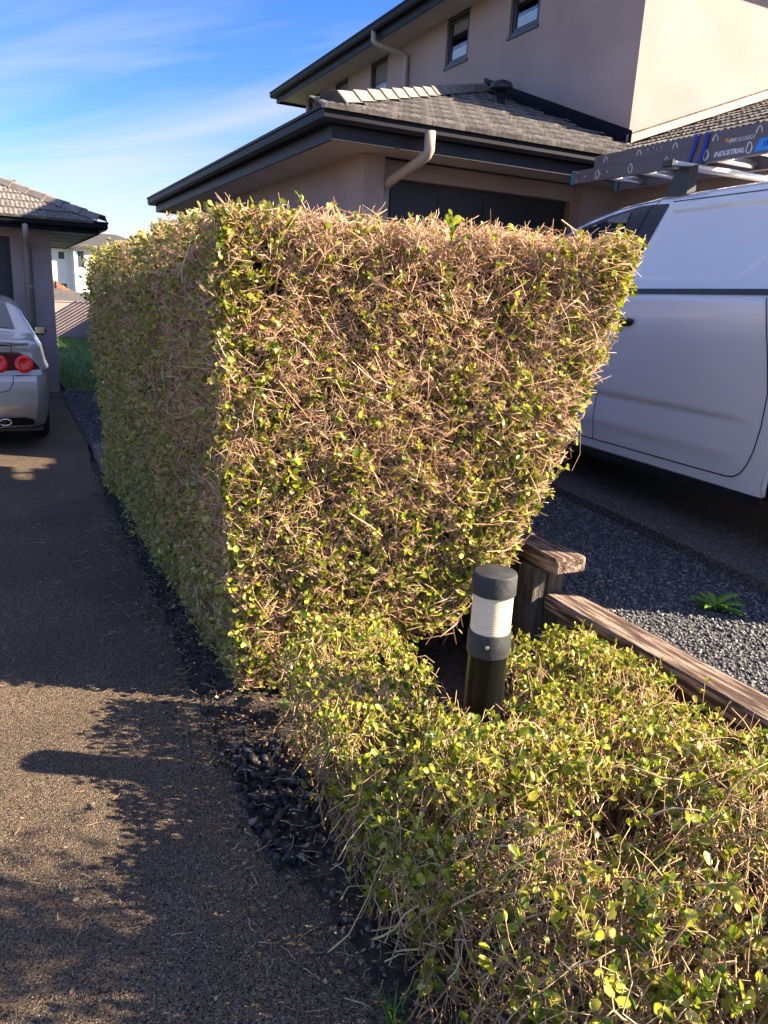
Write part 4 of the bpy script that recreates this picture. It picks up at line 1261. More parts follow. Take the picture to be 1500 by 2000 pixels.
# ---------------------------------------------------------------- the neighbouring single-storey house on the left
nb = thing('neighbour_house', 'single-storey stucco house with dark panelled garage door behind the parked car', 'house', (-2.0, 12.7, 0))
w = MB()
w.box(0.23, 0.76, 12.64, 12.86, -0.05, 2.30)
w.box(-5.4, 0.23, 12.64, 12.86, 2.20, 2.30)
w.box(-5.9, -5.4, 12.64, 12.86, -0.05, 2.30)
w.box(0.55, 0.76, 12.86, 17.4, -0.05, 2.30)
w.box(-5.9, 0.55, 17.2, 17.4, -0.05, 2.30)
w.obj('wall', 'stucco', nb)
MB().box(0.50, 0.765, 12.60, 12.636, -0.04, 2.29).obj('pillar', 'stucco', nb)
g = MB(); g.box(-5.4, 0.23, 12.80, 12.83, 0, 2.20)
g.obj('garage_door', 'gdoor', nb)
for i in range(9):
    for j in range(4):
        x1_ = 0.17 - i * 0.62; z0 = 0.08 + j * 0.53
        p_ = MB(); p_.box(x1_ - 0.54, x1_, 12.785, 12.799, z0, z0 + 0.45); p_.box(x1_ - 0.47, x1_ - 0.07, 12.775, 12.784, z0 + 0.07, z0 + 0.38)
        p_.obj('door_panel', 'gdoor', nb)
NG = 2.46
npath = [(-6.5, 12.0), (1.50, 12.0), (1.50, 18.1), (-6.5, 18.1)]
MB().sweep(npath, GP(NG), 1).obj('gutter', 'gutter', nb)
MB().sweep(npath, FP(NG, 0.17), 1).obj('fascia', 'gutter', nb)
MB().sweep(npath, SP(NG, 0.82, 0.155), 1).obj('soffit', 'white', nb)
for yy in (13.1, 14.0, 15.1):
    MB().box(0.77, 1.36, yy, yy + 0.02, NG - 0.162, NG - 0.157).obj('soffit_joint', 'fascia', nb)
T22 = math.tan(math.radians(22))
r = MB()
zc = NG - 0.03
r.add([(-6.5, 12.03, zc), (1.47, 12.03, zc), (1.47, 18.07, zc), (-6.5, 18.07, zc), (1.47 - 3.02, 15.05, zc + 3.02 * T22), (-6.5, 15.05, zc + 3.02 * T22)], [(0, 1, 4, 5), (1, 2, 4), (2, 3, 5, 4)])
nr = r.obj('roof', 'deck', nb)
c22, s22 = math.cos(math.radians(22)), math.sin(math.radians(22))
lay_tiles(nr, (-2.0, 12.01, NG - 0.03), (1, 0, 0), (0, c22, s22), 13, 9, lambda q: q.x < 1.50 - (q.y - 12.0) + 0.05 and q.x > -2.1)
hd = Vector((-1, 1, T22)).normalized(); sv = Vector((1, 1, 0)).normalized(); un = sv.cross(hd).normalized()
if un.z < 0: un = -un; sv = -sv
for i in range(11):
    o_ = bpy.data.objects.new('ridge_cap', capme)
    mm = Matrix((sv, hd, un)).transposed().to_4x4()
    mm.translation = Vector((1.42, 12.08, NG + 0.03)) + hd * (i * cl)
    o_.matrix_basis = mm
    link(o_, nr)
MB().tube([(0.42, 12.06, NG - 0.08), (0.42, 12.06, NG - 0.2), (0.43, 12.12, NG - 0.26), (0.44, 12.50, NG - 0.36), (0.44, 12.57, NG - 0.42), (0.44, 12.575, 0.02)], 0.038, 14).obj('downpipe', 'pvc', nb, smooth=True)
MB().box(0.395, 0.485, 12.53, 12.60, 1.52, 1.545).obj('pipe_clip', 'pvc', nb)

# ---------------------------------------------------------------- beyond the lawn
bw = thing('boundary_wall', 'rendered boundary wall striped by the shadow of a slatted fence beyond the lawn', 'wall', (2.0, 25.4, 0))
MB().box(-4, 6.5, 25.4, 25.6, -0.1, 1.06).obj('wall', 'stucco', bw)
MB().box(-4.02, 6.52, 25.38, 25.62, 1.062, 1.09).obj('coping', 'stucco', bw)
sf = thing('slatted_fence', 'slatted fence standing behind the hedge at the end of the lawn', 'fence', (3.6, 23.0, 0))
for k in range(8):
    z0 = 1.36 + k * 0.09
    MB().box(3.6, 3.625, 20.4, 25.36, z0, z0 + 0.045).obj('slat', 'slat', sf)
for yy in (20.4, 21.5, 22.55, 23.6, 25.2):
    MB().box(3.63, 3.71, yy, yy + 0.08, -0.1, 2.08).obj('post', 'slat', sf)
MB().box(3.60, 3.625, 20.4, 25.36, 0.0, 1.33).obj('plinth', 'slat', sf)
# grass blades
n = 5500
gx_ = rng.uniform(0.9, 3.4, n); gy_ = 12.75 + 12.5 * rng.uniform(0, 1, n) ** 1.2
P0 = np.stack([gx_, gy_, np.full(n, 0.015)], 1)
d = np.stack([rng.normal(scale=0.45, size=n), rng.normal(scale=0.45, size=n), np.ones(n)], 1)
L = rng.uniform(0.04, 0.10, n)
res = tubes(P0, d, L, np.full(n, 0.005), np.full(n, 0.001), rng.normal(scale=0.3, size=(n, 3)) * L[:, None], 2)
o = np_obj('grass', res[0], res[1], 'grass', None, kind='stuff')
tag(o, 'short green grass of the lawn beyond the neighbouring garage', 'grass')
# sloping paved ground, paling fence and white house far behind
structure(obj('far_slope', [(-2, 27, 0.9), (8, 27, 0.35), (9, 39.8, 0.55), (-2, 39.8, 1.9)], [(0, 1, 2, 3)], 'drive2'))
pf = thing('paling_fence', 'brown timber paling fence stepping down the slope in front of the white house', 'fence', (3.0, 40, 0.5))
for k in range(46):
    x0 = 1.2 + k * 0.105
    zt = 1.76 - (x0 - 2.37) * 0.60
    MB().box(x0, x0 + 0.098, 40.0, 40.02, zt - 0.62, zt).obj('paling', 'paling', pf)
for k in range(4):
    x0 = 1.25 + k * 1.3
    zt = 1.76 - (x0 - 2.37) * 0.60
    MB().box(x0, x0 + 0.09, 39.9, 39.99, zt - 0.8, zt + 0.02).obj('post', 'paling', pf)
wh = thing('white_house', 'white rendered two-storey house far behind the lawn', 'house', (4.5, 52, 0))
w = MB()
hw = [(3.40, 3.72, 2.95, 3.35), (3.26, 3.78, 0.9, 1.58)]
wall_holes(w, 50.0, 'y', 2.2, 4.05, 0, 3.7, hw, 0.15)
w.obj('wall', 'white', wh)
w = MB()
wall_holes(w, 49.6, 'y', 4.05, 9.0, 0, 3.7, [(4.40, 4.75, 2.55, 3.45)], 0.15)
w.box(4.05, 4.06, 49.6, 56, 0, 3.7); w.box(2.2, 2.21, 50.0, 56, 0, 3.7)
w.obj('wall', 'white', wh)
for (a0, a1, z0, z1, yy) in ((3.40, 3.72, 2.95, 3.35, 50.1), (3.26, 3.78, 0.9, 1.58, 50.1), (4.40, 4.75, 2.55, 3.45, 49.7)):
    f = MB(); t = 0.03
    f.box(a0, a0 + t, yy - .04, yy, z0, z1); f.box(a1 - t, a1, yy - .04, yy, z0, z1); f.box(a0 + t, a1 - t, yy - .04, yy, z0, z0 + t); f.box(a0 + t, a1 - t, yy - .04, yy, z1 - t, z1)
    fo = f.obj('window', 'frame', wh)
    MB().box(a0 + t, a1 - t, yy - 0.02, yy + 0.02, z0 + t, z1 - t).obj('pane', 'farglass', fo)
MB().tube([(4.22, 49.52, 3.68), (4.22, 49.52, 0)], 0.06, 10).obj('downpipe', 'white', wh, smooth=True)
r = MB(); r.add([(1.8, 49.3, 3.7), (9.4, 49.2, 3.7), (9.4, 57, 3.7), (1.8, 57, 3.7), (4.8, 53, 4.7), (7, 53, 4.7), (1.8, 49.3, 3.6), (9.4, 49.2, 3.6)],
                [(0, 1, 5, 4), (1, 2, 5), (2, 3, 4, 5), (3, 0, 4), (6, 7, 1, 0)])
r.obj('roof', 'deck', wh)
pt_ = thing('palm_tree', 'small palm with yellow-green fronds showing above the far end of the hedge', 'palm', (5.0, 46, 0))
MB().tube([(5.0, 46, 0), (5.02, 46, 1.6), (4.98, 46, 3.35)], [0.16, 0.13, 0.10], 10).obj('trunk', 'branch', pt_, smooth=True)
for k in range(22):
    a = k * 2.4; el = random.uniform(0.1, 1.2); L = random.uniform(0.8, 1.15)
    vs, fs = [], []
    e = Vector((math.cos(a), math.sin(a), 0)); sdv = Vector((-e.y, e.x, 0))
    N = 9
    for i in range(N + 1):
        t = i / N
        c = Vector((4.98, 46, 3.35)) + e * L * t * math.cos(el) + Vector((0, 0, L * (t * math.sin(el) - 0.55 * t * t)))
        wd_ = 0.16 * math.sin(math.pi * (0.12 + 0.85 * t)) 
        for sgn in (-1, 1):
            b_ = len(vs)
            vs += [c, c + e * 0.05, c + sdv * sgn * wd_ + e * 0.10 - Vector((0, 0, 0.06))]
            fs.append((b_, b_ + 1, b_ + 2))
        if i:
            b_ = len(vs)
            vs += [pc - sdv * 0.008, pc + sdv * 0.008, c + sdv * 0.008, c - sdv * 0.008]
            fs.append((b_, b_ + 1, b_ + 2, b_ + 3))
        pc = c
    obj('frond', vs, fs, 'palm', pt_)

# ================================================================== VEHICLES
def sstep(a, b, x):
    t = np.clip((x - a) / (b - a), 0, 1)
    return t * t * (3 - 2 * t)

# ---------------------------------------------------------------- white van, seen from its left side, nose to the garage
VW, VG = 1.88, 0.412
TH = math.radians(3.0)
van = thing('van', 'white panel van with a ladder on its roof parked on the right', 'van', (3.52, 3.0, VG), -TH, local=True)
ZRs = [-1.40, -1.375, -1.30, -1.10, 0.2, 0.8, 1.15, 1.40, 1.60, 1.95, 2.25, 2.45, 2.80, 2.95, 3.02]
ZRz = [1.70, 1.80, 1.87, 1.905, 1.91, 1.90, 1.87, 1.825, 1.77, 1.54, 1.27, 1.13, 1.02, 0.90, 0.72]
def v_zr(s): return np.interp(s, ZRs, ZRz)
def v_inset(s, z):
    zr = v_zr(s)
    i = 0.215 * np.clip(z - 1.30, 0, None) ** 1.15 + 0.02 * np.clip((0.75 - z) / 0.45, 0, 1) ** 2
    h = np.clip(zr - z, 0, 0.11)
    i = i + 0.11 * (1 - np.sqrt(np.clip(1 - ((0.11 - h) / 0.11) ** 2, 0, 1)))
    i = i + 0.32 * np.clip((s - 1.9) / 1.12, 0, 1) ** 2.2 + 0.07 * np.clip((-1.25 - s) / 0.22, 0, 1) ** 2
    # pressed recess in the upper side panel
    d = np.minimum.reduce([1.795 - z, z - 1.39, (0.80 - 0.42 * (z - 1.38)) - s, s + 0.17 + 0.0 * z + np.clip((1.50 - z) * 1.45, 0, 0.16) - np.clip((z - 1.50) * -0.0, 0, 1), s + 1.3])
    d2 = np.minimum.reduce([1.795 - z, z - 1.39, (0.80 - 0.42 * (z - 1.38)) - s, s + 1.35, z - 1.39 - np.clip((-0.02 - s) * 0.68, 0, 0.16)])
    i = i + 0.011 * sstep(0.0, 0.018, d2)
    # scooped crease low on the door
    along = sstep(-0.34, -0.08, s) * (1 - sstep(2.0, 2.3, s))
    sc = np.where(z < 0.655, np.clip((z - 0.49) / 0.165, 0, 1), 0) * 0.016
    sc = np.where((z >= 0.655) & (z < 0.685), 0.016 * (1 - (z - 0.655) / 0.03), sc)
    i = i + sc * along + 0.008 * (1 - sstep(0.42, 0.49, z)) * along
    # shallow ledge under the dark moulding and the waist shoulder
    i = i + 0.008 * sstep(1.29, 1.31, z) - 0.012 * np.exp(-((z - 1.10) / 0.16) ** 2)
    return i
def VS(s, z, off=0.0):
    s = np.asarray(s, float); z = np.asarray(z, float)
    return np.stack([v_inset(s, z) - off, s, z], -1)
ns, nq, nr_ = 300, 112, 8
S_ = np.linspace(-1.40, 3.02, ns)
q = np.linspace(0, 1, nq)
rows = []
half = VW / 2
for k in range(nq):
    zz = 0.29 + (v_zr(S_) - 0.29) * q[k]
    rows.append(np.stack([v_inset(S_, zz), S_, zz], 1))
xt = rows[-1][:, 0]
for k in range(1, nr_ + 1):
    f = k / nr_
    rows.append(np.stack([xt + (half - xt) * f, S_, v_zr(S_) + 0.055 * (1 - (1 - f) ** 2)], 1))
left = np.stack(rows)                                   # rows x stations x 3
right = left[:-1][::-1].copy(); right[:, :, 0] = VW - right[:, :, 0]
G = np.concatenate([left, right])
R_, C_ = G.shape[:2]
idx = np.arange(R_ * C_).reshape(R_, C_)
a, b, c, d = idx[:-1, :-1].ravel(), idx[:-1, 1:].ravel(), idx[1:, 1:].ravel(), idx[1:, :-1].ravel()
cen = G.reshape(-1, 3)[np.stack([a, b, c, d], 1)].mean(1)
AX = (-0.82, 2.08)
keep = np.ones(len(a), bool)
for ax_ in AX:
    keep &= ~((((cen[:, 1] - ax_) ** 2 + (cen[:, 2] - 0.33) ** 2) < 0.385 ** 2) & ((cen[:, 0] < 0.3) | (cen[:, 0] > VW - 0.3)))
a, b, c, d = a[keep], b[keep], c[keep], d[keep]
T = np.concatenate([np.stack([a, b, c], 1), np.stack([a, c, d], 1)])
body = np_obj('body', G.reshape(-1, 3), T, 'paint', van)
rear = [tuple(v) for v in G[:, 0]]; frontp = [tuple(v) for v in G[:, -1]]
obj('rear_panel', rear, [tuple(range(len(rear)))], 'paint', van)
obj('front_panel', frontp, [tuple(range(len(frontp)))[::-1]], 'paint', van)
fl = MB(); fl.box(0.06, VW - 0.06, -1.38, 2.9, 0.27, 0.285); fl.obj('floor_pan', 'plastic', van)
MB().box(0.015, 0.05, -0.40, 1.66, 0.235, 0.288).obj('sill_trim', 'plastic', van)
MB().box(VW - 0.05, VW - 0.015, -0.40, 1.66, 0.235, 0.288).obj('sill_trim', 'plastic', van)

def ribbon(pts, width, off, samples=40):
    P = np.array(pts, float)
    seg = np.r_[0, np.cumsum(np.linalg.norm(np.diff(P, axis=0), axis=1))]
    t = np.unique(np.r_[np.linspace(0, seg[-1], samples), seg])
    s = np.interp(t, seg, P[:, 0]); z = np.interp(t, seg, P[:, 1])
    ds, dz = np.gradient(s), np.gradient(z)
    L = np.hypot(ds, dz) + 1e-9
    ns_, nz_ = -dz / L, ds / L
    A = VS(s + ns_ * width / 2, z + nz_ * width / 2, off); B = VS(s - ns_ * width / 2, z - nz_ * width / 2, off)
    V = np.concatenate([A, B]); n = len(t)
    return V, [(i, i + 1, n + i + 1, n + i) for i in range(n - 1)]
def patch(poly, off, step=0.02):
    """polygon in (s,z) laid on the van's side"""
    import bmesh
    P = np.array(poly)
    bm = bmesh.new()
    # dense border, filled, then subdivided by a grid of cuts
    vs = [bm.verts.new((p_[0], p_[1], 0)) for p_ in P]
    bm.faces.new(vs)
    for axis, lo, hi in ((0, P[:, 0].min(), P[:, 0].max()), (1, P[:, 1].min(), P[:, 1].max())):
        for c_ in np.arange(lo + step, hi, step * 2):
            co = [0, 0, 0]; co[axis] = c_; no = [0, 0, 0]; no[axis] = 1
            bmesh.ops.bisect_plane(bm, geom=bm.verts[:] + bm.edges[:] + bm.faces[:], plane_co=co, plane_no=no)
    bm.verts.index_update()
    V = VS([v.co.x for v in bm.verts], [v.co.y for v in bm.verts], off)
    F = [[v.index for v in f.verts] for f in bm.faces]
    bm.free()
    return V, F
def mirror_v(V):
    V = np.array(V).copy(); V[:, 0] = VW - V[:, 0]
    return V
def both(name, VF, m, smooth=True, right=True, parent=None):
    V, F = VF
    obj(name, V, F, m, parent or van, smooth)
    if right:
        obj(name, mirror_v(V), [tuple(reversed(f)) for f in F], m, parent or van, smooth)
def rounded(poly, r=0.05, n=5):
    out_ = []
    P = [Vector((p_[0], p_[1])) for p_ in poly]
    for i, p_ in enumerate(P):
        u = (P[i - 1] - p_); w_ = (P[(i + 1) % len(P)] - p_)
        rr = min(r, u.length * 0.45, w_.length * 0.45)
        a_, b_ = p_ + u.normalized() * rr, p_ + w_.normalized() * rr
        for k in range(n + 1):
            t = k / n
            out_.append(tuple((1 - t) ** 2 * a_ + 2 * t * (1 - t) * p_ + t * t * b_))
    return out_
# black glass-house surround, front door glass, dark moulding
sur = [(0.84, 1.345), (0.645, 1.835), (0.92, 1.845), (1.20, 1.805), (1.50, 1.735), (1.80, 1.575), (2.08, 1.36), (2.10, 1.345)]
both('window_surround', patch(rounded(sur, 0.03), 0.004), 'plastic')
gl = [(1.06, 1.36), (0.975, 1.815), (1.20, 1.778), (1.48, 1.708), (1.76, 1.555), (1.98, 1.385), (1.98, 1.36)]
both('door_glass', patch(rounded(gl, 0.03), 0.008), 'autoglass')
both('pillar_joint', ribbon([(0.97, 1.35), (0.80, 1.845)], 0.006, 0.007), 'seam')
both('side_moulding', ribbon([(0.86, 1.322), (-1.35, 1.334)], 0.030, 0.010, 80), 'plastic', smooth=False)
both('door_seam', ribbon([(-0.26, 1.30), (-0.33, 1.05), (-0.372, 0.82), (-0.368, 0.65), (-0.345, 0.52), (-0.315, 0.44), (-0.28, 0.39), (-0.235, 0.362), (-0.18, 0.352), (0.0, 0.350), (2.0, 0.346)], 0.0075, 0.0015, 160), 'seam')
both('door_seam', ribbon([(0.975, 0.35), (0.985, 0.8), (0.95, 1.31)], 0.0075, 0.0015, 60), 'seam')
both('roof_seam', ribbon([(0.64, 1.845), (-1.35, 1.842)], 0.006, 0.0015, 80), 'seam')
both('roof_seam', ribbon([(0.78, 1.835), (0.77, 1.87), (0.70, 1.905)], 0.007, 0.002, 20), 'seam')
both('roof_seam', ribbon([(0.78, 1.865), (1.15, 1.845), (1.42, 1.79), (1.62, 1.73), (1.95, 1.505)], 0.005, 0.002, 50), 'seam')
both('panel_groove', ribbon([(0.72, 1.42), (0.78, 1.392), (-0.02, 1.398), (-0.20, 1.522), (-0.5, 1.60)], 0.006, -0.004, 120), 'fascia')
both('panel_groove', ribbon([(0.66, 1.60), (0.655, 1.72), (0.635, 1.765), (0.58, 1.788), (-1.2, 1.786)], 0.005, -0.004, 120), 'fascia')
# door handle in its cup
for sgn, s0 in ((0, 0.77),):
    cup = []
    cupv, cupf = patch([(s0 + 0.105 * math.cos(t) * (1 if abs(math.cos(t)) < .8 else 1.0), 1.145 + 0.055 * math.sin(t)) for t in np.linspace(0, 2 * math.pi, 28, endpoint=False)], 0.0035)
    both('handle_cup', (cupv, cupf), 'paint')
    h = MB()
    pts = []
    for t in np.linspace(0, 1, 9):
        ss = s0 - 0.09 + 0.18 * t
        base_ = VS(ss, 1.142, 0.0)
        pts.append((base_[0] - 0.010 - 0.022 * math.sin(math.pi * t), ss, 1.142))
    h.tube(pts, [0.012, 0.017, 0.018, 0.018, 0.018, 0.018, 0.018, 0.017, 0.012], 10)
    ho = h.obj('door_handle', 'plastic', van, smooth=True)
    hv = patch([(s0 + 0.085 * math.cos(t), 1.125 + 0.02 * math.sin(t)) for t in np.linspace(0, 2 * math.pi, 24, endpoint=False)], 0.0065)
    obj('handle_shadow_gap', hv[0], hv[1], 'plastic', ho)
# wheels with arches
for ax_ in AX:
    for side in (0, 1):
        sx = (lambda x: x) if side == 0 else (lambda x: VW - x)
        ar = MB()
        t = np.linspace(-0.08, math.pi + 0.08, 30)
        ar.tube([(sx(float(v_inset(np.array(ax_ + 0.385 * math.cos(k)), np.array(max(0.3, 0.33 + 0.385 * math.sin(k))))) + 0.006), ax_ + 0.385 * math.cos(k), 0.33 + 0.385 * math.sin(k)) for k in t], 0.014, 8)
        ar.obj('arch_lip', 'paint', van, smooth=True)
        wl = MB()
        x0, x1_ = 0.05, 0.30
        for k in range(20):
            t0, t1 = math.pi * k / 20, math.pi * (k + 1) / 20
            q0 = (ax_ + 0.40 * math.cos(t0), 0.33 + 0.40 * math.sin(t0)); q1 = (ax_ + 0.40 * math.cos(t1), 0.33 + 0.40 * math.sin(t1))
            wl.add([(sx(0.02), *q0), (sx(0.02), *q1), (sx(x1_), *q1), (sx(x1_), *q0)], [(0, 1, 2, 3)])
            wl.add([(sx(x1_), ax_, 0.33), (sx(x1_), *q0), (sx(x1_), *q1)], [(0, 1, 2)])
        wl.obj('wheel_well', 'plastic', van)
        ty = MB()
        prof = [(0.205, 0.0), (0.29, 0.0), (0.315, 0.02), (0.327, 0.05), (0.327, 0.16), (0.315, 0.19), (0.29, 0.21), (0.205, 0.21)]
        vs, fs = [], []
        n = 36
        for (r__, xo) in prof:
            for k in range(n):
                t_ = 2 * math.pi * k / n
                vs.append((sx(0.05 + xo), ax_ + r__ * math.cos(t_), 0.33 + r__ * math.sin(t_)))
        for i in range(len(prof)):
            for k in range(n):
                i2 = (i + 1) % len(prof)
                fs.append((i * n + k, i * n + (k + 1) % n, i2 * n + (k + 1) % n, i2 * n + k))
        wo = obj('wheel', vs, fs, 'rubber', van, smooth=True)
        rm_ = MB(); vs, fs = [], []
        for (r__, xo) in ((0.205, 0.01), (0.19, 0.03), (0.06, 0.015), (0.03, 0.01), (0.001, 0.01)):
            for k in range(n):
                t_ = 2 * math.pi * k / n
                rr = r__
                vs.append((sx(0.05 + xo + (0.03 if (k // 3) % 2 and 0.05 < r__ < 0.2 else 0)), ax_ + rr * math.cos(t_), 0.33 + rr * math.sin(t_)))
        for i in range(4):
            for k in range(n):
                fs.append((i * n + k, i * n + (k + 1) % n, (i + 1) * n + (k + 1) % n, (i + 1) * n + k))
        obj('rim', vs, fs, 'alloy', wo)
# windscreen, lamps, mirrors, rear windows
ws = []
sw = np.linspace(1.72, 2.30, 14); vw_ = np.linspace(0.0, 1.0, 13)
V, F = [], []
for s in sw:
    zz = float(v_zr(s)); x0 = float(v_inset(np.array(s), np.array(zz)))
    for f in vw_:
        xx = x0 + 0.05 + (VW - 2 * x0 - 0.10) * f
        cf_ = 1 - abs(2 * f - 1)
        V.append((xx, s, zz + 0.055 * (1 - (1 - min(1, cf_)) ** 2) + 0.012))
for i in range(13):
    for j in range(12):
        p_ = i * 13 + j
        F.append((p_, p_ + 1, p_ + 14, p_ + 13))
obj('windscreen', V, F, 'autoglass', van, smooth=True)
for side in (0, 1):
    sx = (lambda x: x) if side == 0 else (lambda x: VW - x)
    tl = MB(); x0 = sx(0.10); x1_ = sx(0.22)
    tl.cbox(min(x0, x1_), max(x0, x1_), -1.43, -1.395, 0.75, 1.25, 0.01); tl.obj('tail_lamp', 'red', van)
    hl_ = MB(); x0 = sx(0.36); x1_ = sx(0.66); hl_.cbox(min(x0, x1_), max(x0, x1_), 2.93, 3.035, 0.68, 0.82, 0.02); hl_.obj('head_lamp', 'clear', van)
    mr_ = MB(); x0 = sx(-0.20); x1_ = sx(0.03); mr_.cbox(min(x0, x1_), max(x0, x1_), 1.88, 1.99, 1.30, 1.52, 0.03); mr_.obj('mirror', 'plastic', van)
    rw = MB(); x0 = sx(0.25); x1_ = sx(0.90); rw.box(min(x0, x1_), max(x0, x1_), -1.412, -1.403, 1.22, 1.66); rw.obj('rear_window', 'autoglass', van)
MB().cbox(0.06, VW - 0.06, -1.47, -1.35, 0.34, 0.52, 0.03).obj('rear_bumper', 'plastic', van)
MB().cbox(0.42, VW - 0.42, 2.98, 3.07, 0.32, 0.58, 0.03).obj('front_bumper', 'plastic', van)

# ---------------------------------------------------------------- roof bars (belong to the van) and the ladder
def vloc(X, Y, Z):
    """world -> van local"""
    dx_, dy_ = X - 3.52, Y - 3.0
    c_, s_ = math.cos(TH), math.sin(TH)
    return (c_ * dx_ - s_ * dy_, s_ * dx_ + c_ * dy_, Z - VG)
for k, yb in enumerate((0.66, -0.75)):
    bar = MB()
    bar.cbox(0.085, VW - 0.085, yb - 0.035, yb + 0.035, 2.035, 2.068, 0.008)
    bo = bar.obj('roof_bar', 'alu', van)
    for side in (0, 1):
        sx = (lambda x: x) if side == 0 else (lambda x: VW - x)
        ft = MB()
        prof = [(-0.105, 1.885), (0.075, 1.885), (0.070, 2.033), (-0.02, 2.033), (-0.055, 1.99), (-0.085, 1.94)]
        # mirrored so that the sloping edge faces forward
        vs = [(sx(0.150), yb - p_[0] - 0.02, p_[1]) for p_ in prof] + [(sx(0.215), yb - p_[0] - 0.02, p_[1] + 0.02) for p_ in prof]
        n = len(prof)
        ft.add(vs, [tuple(range(n)), tuple(reversed(range(n, 2 * n)))] + [(i, (i + 1) % n, (i + 1) % n + n, i + n) for i in range(n)])
        ft.obj('foot', 'plastic', bo)
        e = MB(); x0, x1_ = sx(0.055), sx(0.085); e.cbox(min(x0, x1_), max(x0, x1_), yb - 0.04, yb + 0.04, 2.03, 2.073, 0.006); e.obj('end_cap', 'plastic', bo)

def text(name, body_, size, origin, xdir, ydir, m, parent, shear=0.0, bold=0.0):
    cu = bpy.data.curves.new(name, 'FONT')
    cu.body = body_; cu.size = size; cu.shear = shear; cu.offset = bold * size; cu.extrude = 0.0006
    cu.resolution_u = 2
    to = bpy.data.objects.new(name, cu)
    COL.objects.link(to)
    bpy.context.view_layer.update()
    me = bpy.data.meshes.new_from_object(to.evaluated_get(bpy.context.evaluated_depsgraph_get()))
    bpy.data.objects.remove(to, do_unlink=True)
    me.materials.clear(); me.materials.append(M[m])
    o_ = bpy.data.objects.new(name, me)
    xd, yd = Vector(xdir).normalized(), Vector(ydir).normalized()
    mm = Matrix((xd, yd, xd.cross(yd))).transposed().to_4x4(); mm.translation = Vector(origin)
    o_.matrix_basis = mm
    link(o_, parent)
    return o_

LX = 4.0
lad = thing('extension_ladder', 'grey fibreglass extension ladder with aluminium rungs strapped on the van roof', 'ladder', (4.25, 3.0, 2.5))
def channel(name, x, inward, y0, y1, z0, z1, m='fibre', fl_=0.035, th_=0.006):
    ch = MB()
    s_ = 1 if inward > 0 else -1
    a_, b_ = sorted((x, x + s_ * th_)); ch.box(a_, b_, y0, y1, z0, z1)
    a_, b_ = sorted((x + s_ * (th_ + 0.0005), x + s_ * fl_)); ch.box(a_, b_, y0, y1, z0, z0 + th_); ch.box(a_, b_, y0, y1, z1 - th_, z1)
    return ch.obj(name, m, lad)
LZ0, LZ1 = 2.522, 2.612
lr = channel('base_rail', LX, 1, 2.0, 5.0, LZ0, LZ1)
channel('base_rail', LX + 0.46, -1, 2.0, 5.0, LZ0, LZ1)
fr = channel('fly_rail', LX + 0.002, 1, 2.0, 4.77, LZ1 + 0.001, LZ1 + 0.078)
channel('fly_rail', LX + 0.458, -1, 2.0, 4.77, LZ1 + 0.001, LZ1 + 0.078)
def egg(parent, y, z, ry, rz, x, half_=False):
    e = MB()
    pts = []
    rng_ = np.linspace(-0.25, math.pi + 0.25, 15) if half_ else np.linspace(0, 2 * math.pi, 21)
    for t in rng_:
        k = 1 - 0.28 * max(0, math.sin(t))
        pts.append((x, y + ry * math.cos(t) * k, z + rz * math.sin(t)))
    e.tube(pts, 0.0042, 6)
    e.obj('rung_collar', 'alu', parent, smooth=True)
    v_ = [(x + 0.0005, p_[1], p_[2]) for p_ in pts]
ly = [4.72, 4.385, 4.06, 3.735, 3.42, 3.1, 2.78, 2.46, 2.14]
for y in ly:
    egg(lr, y, 2.565, 0.019, 0.030, LX - 0.001)
    b = MB()
    ring = []
    for t in np.linspace(0, 2 * math.pi, 14, endpoint=False):
        k = 1 - 0.25 * max(0, math.sin(t))
        ring.append((0.021 * math.cos(t) * k, 0.026 * math.sin(t)))
    vs = [(LX + 0.008, y + a_, 2.562 + c_) for a_, c_ in ring] + [(LX + 0.452, y + a_, 2.562 + c_) for a_, c_ in ring]
    n = len(ring)
    b.add(vs, [(i, (i + 1) % n, (i + 1) % n + n, i + n) for i in range(n)])
    b.obj('rung', 'alu', lad, smooth=True)
for y in [4.65, 4.32, 4.0, 3.68, 3.37, 3.05, 2.73]:
    egg(fr, y, 2.645, 0.019, 0.028, LX + 0.001, True)
    b = MB(); b.tube([(LX + 0.01, y, 2.648), (LX + 0.45, y, 2.648)], 0.018, 12, cap=False); b.obj('rung', 'alu', lad, smooth=True)
for xx in (LX + 0.012, LX + 0.448):
    f = MB(); f.cbox(xx - 0.016, xx + 0.016, 4.985, 5.018, LZ0 - 0.006, LZ1 + 0.004, 0.005); f.obj('foot', 'teal', lad)
for (y, z) in ((4.95, 2.60), (4.95, 2.54), (4.86, 2.565), (4.69, 2.565), (4.62, 2.57), (4.24, 2.665), (4.19, 2.668), (4.16, 2.655), (4.12, 2.66)):
    b = MB(); b.tube([(LX + 0.001, y, z), (LX - 0.003, y, z)], [0.007, 0.004], 10); b.obj('rivet', 'alu', lad, smooth=True)
text('lettering', 'INDUSTRIAL', 0.040, (LX - 0.0006, 3.675, 2.545), (0, -1, 0), (0, 0, 1), 'print', lad, 0.25, 0.02)
text('lettering', 'EASY', 0.024, (LX + 0.0014, 3.575, 2.617), (0, -1, 0), (0, 0, 1), 'print', lad, 0.2, 0.02)
text('lettering', 'ACCESSCO', 0.024, (LX + 0.0014, 3.513, 2.617), (0, -1, 0), (0, 0, 1), 'print', lad, 0.1, -0.005)
b = MB(); b.box(LX - 0.0002, LX + 0.0016, 3.578, 3.600, 2.617, 2.627); b.box(LX - 0.0002, LX + 0.0016, 3.582, 3.606, 2.629, 2.639); b.obj('logo_mark', 'orange', lad)
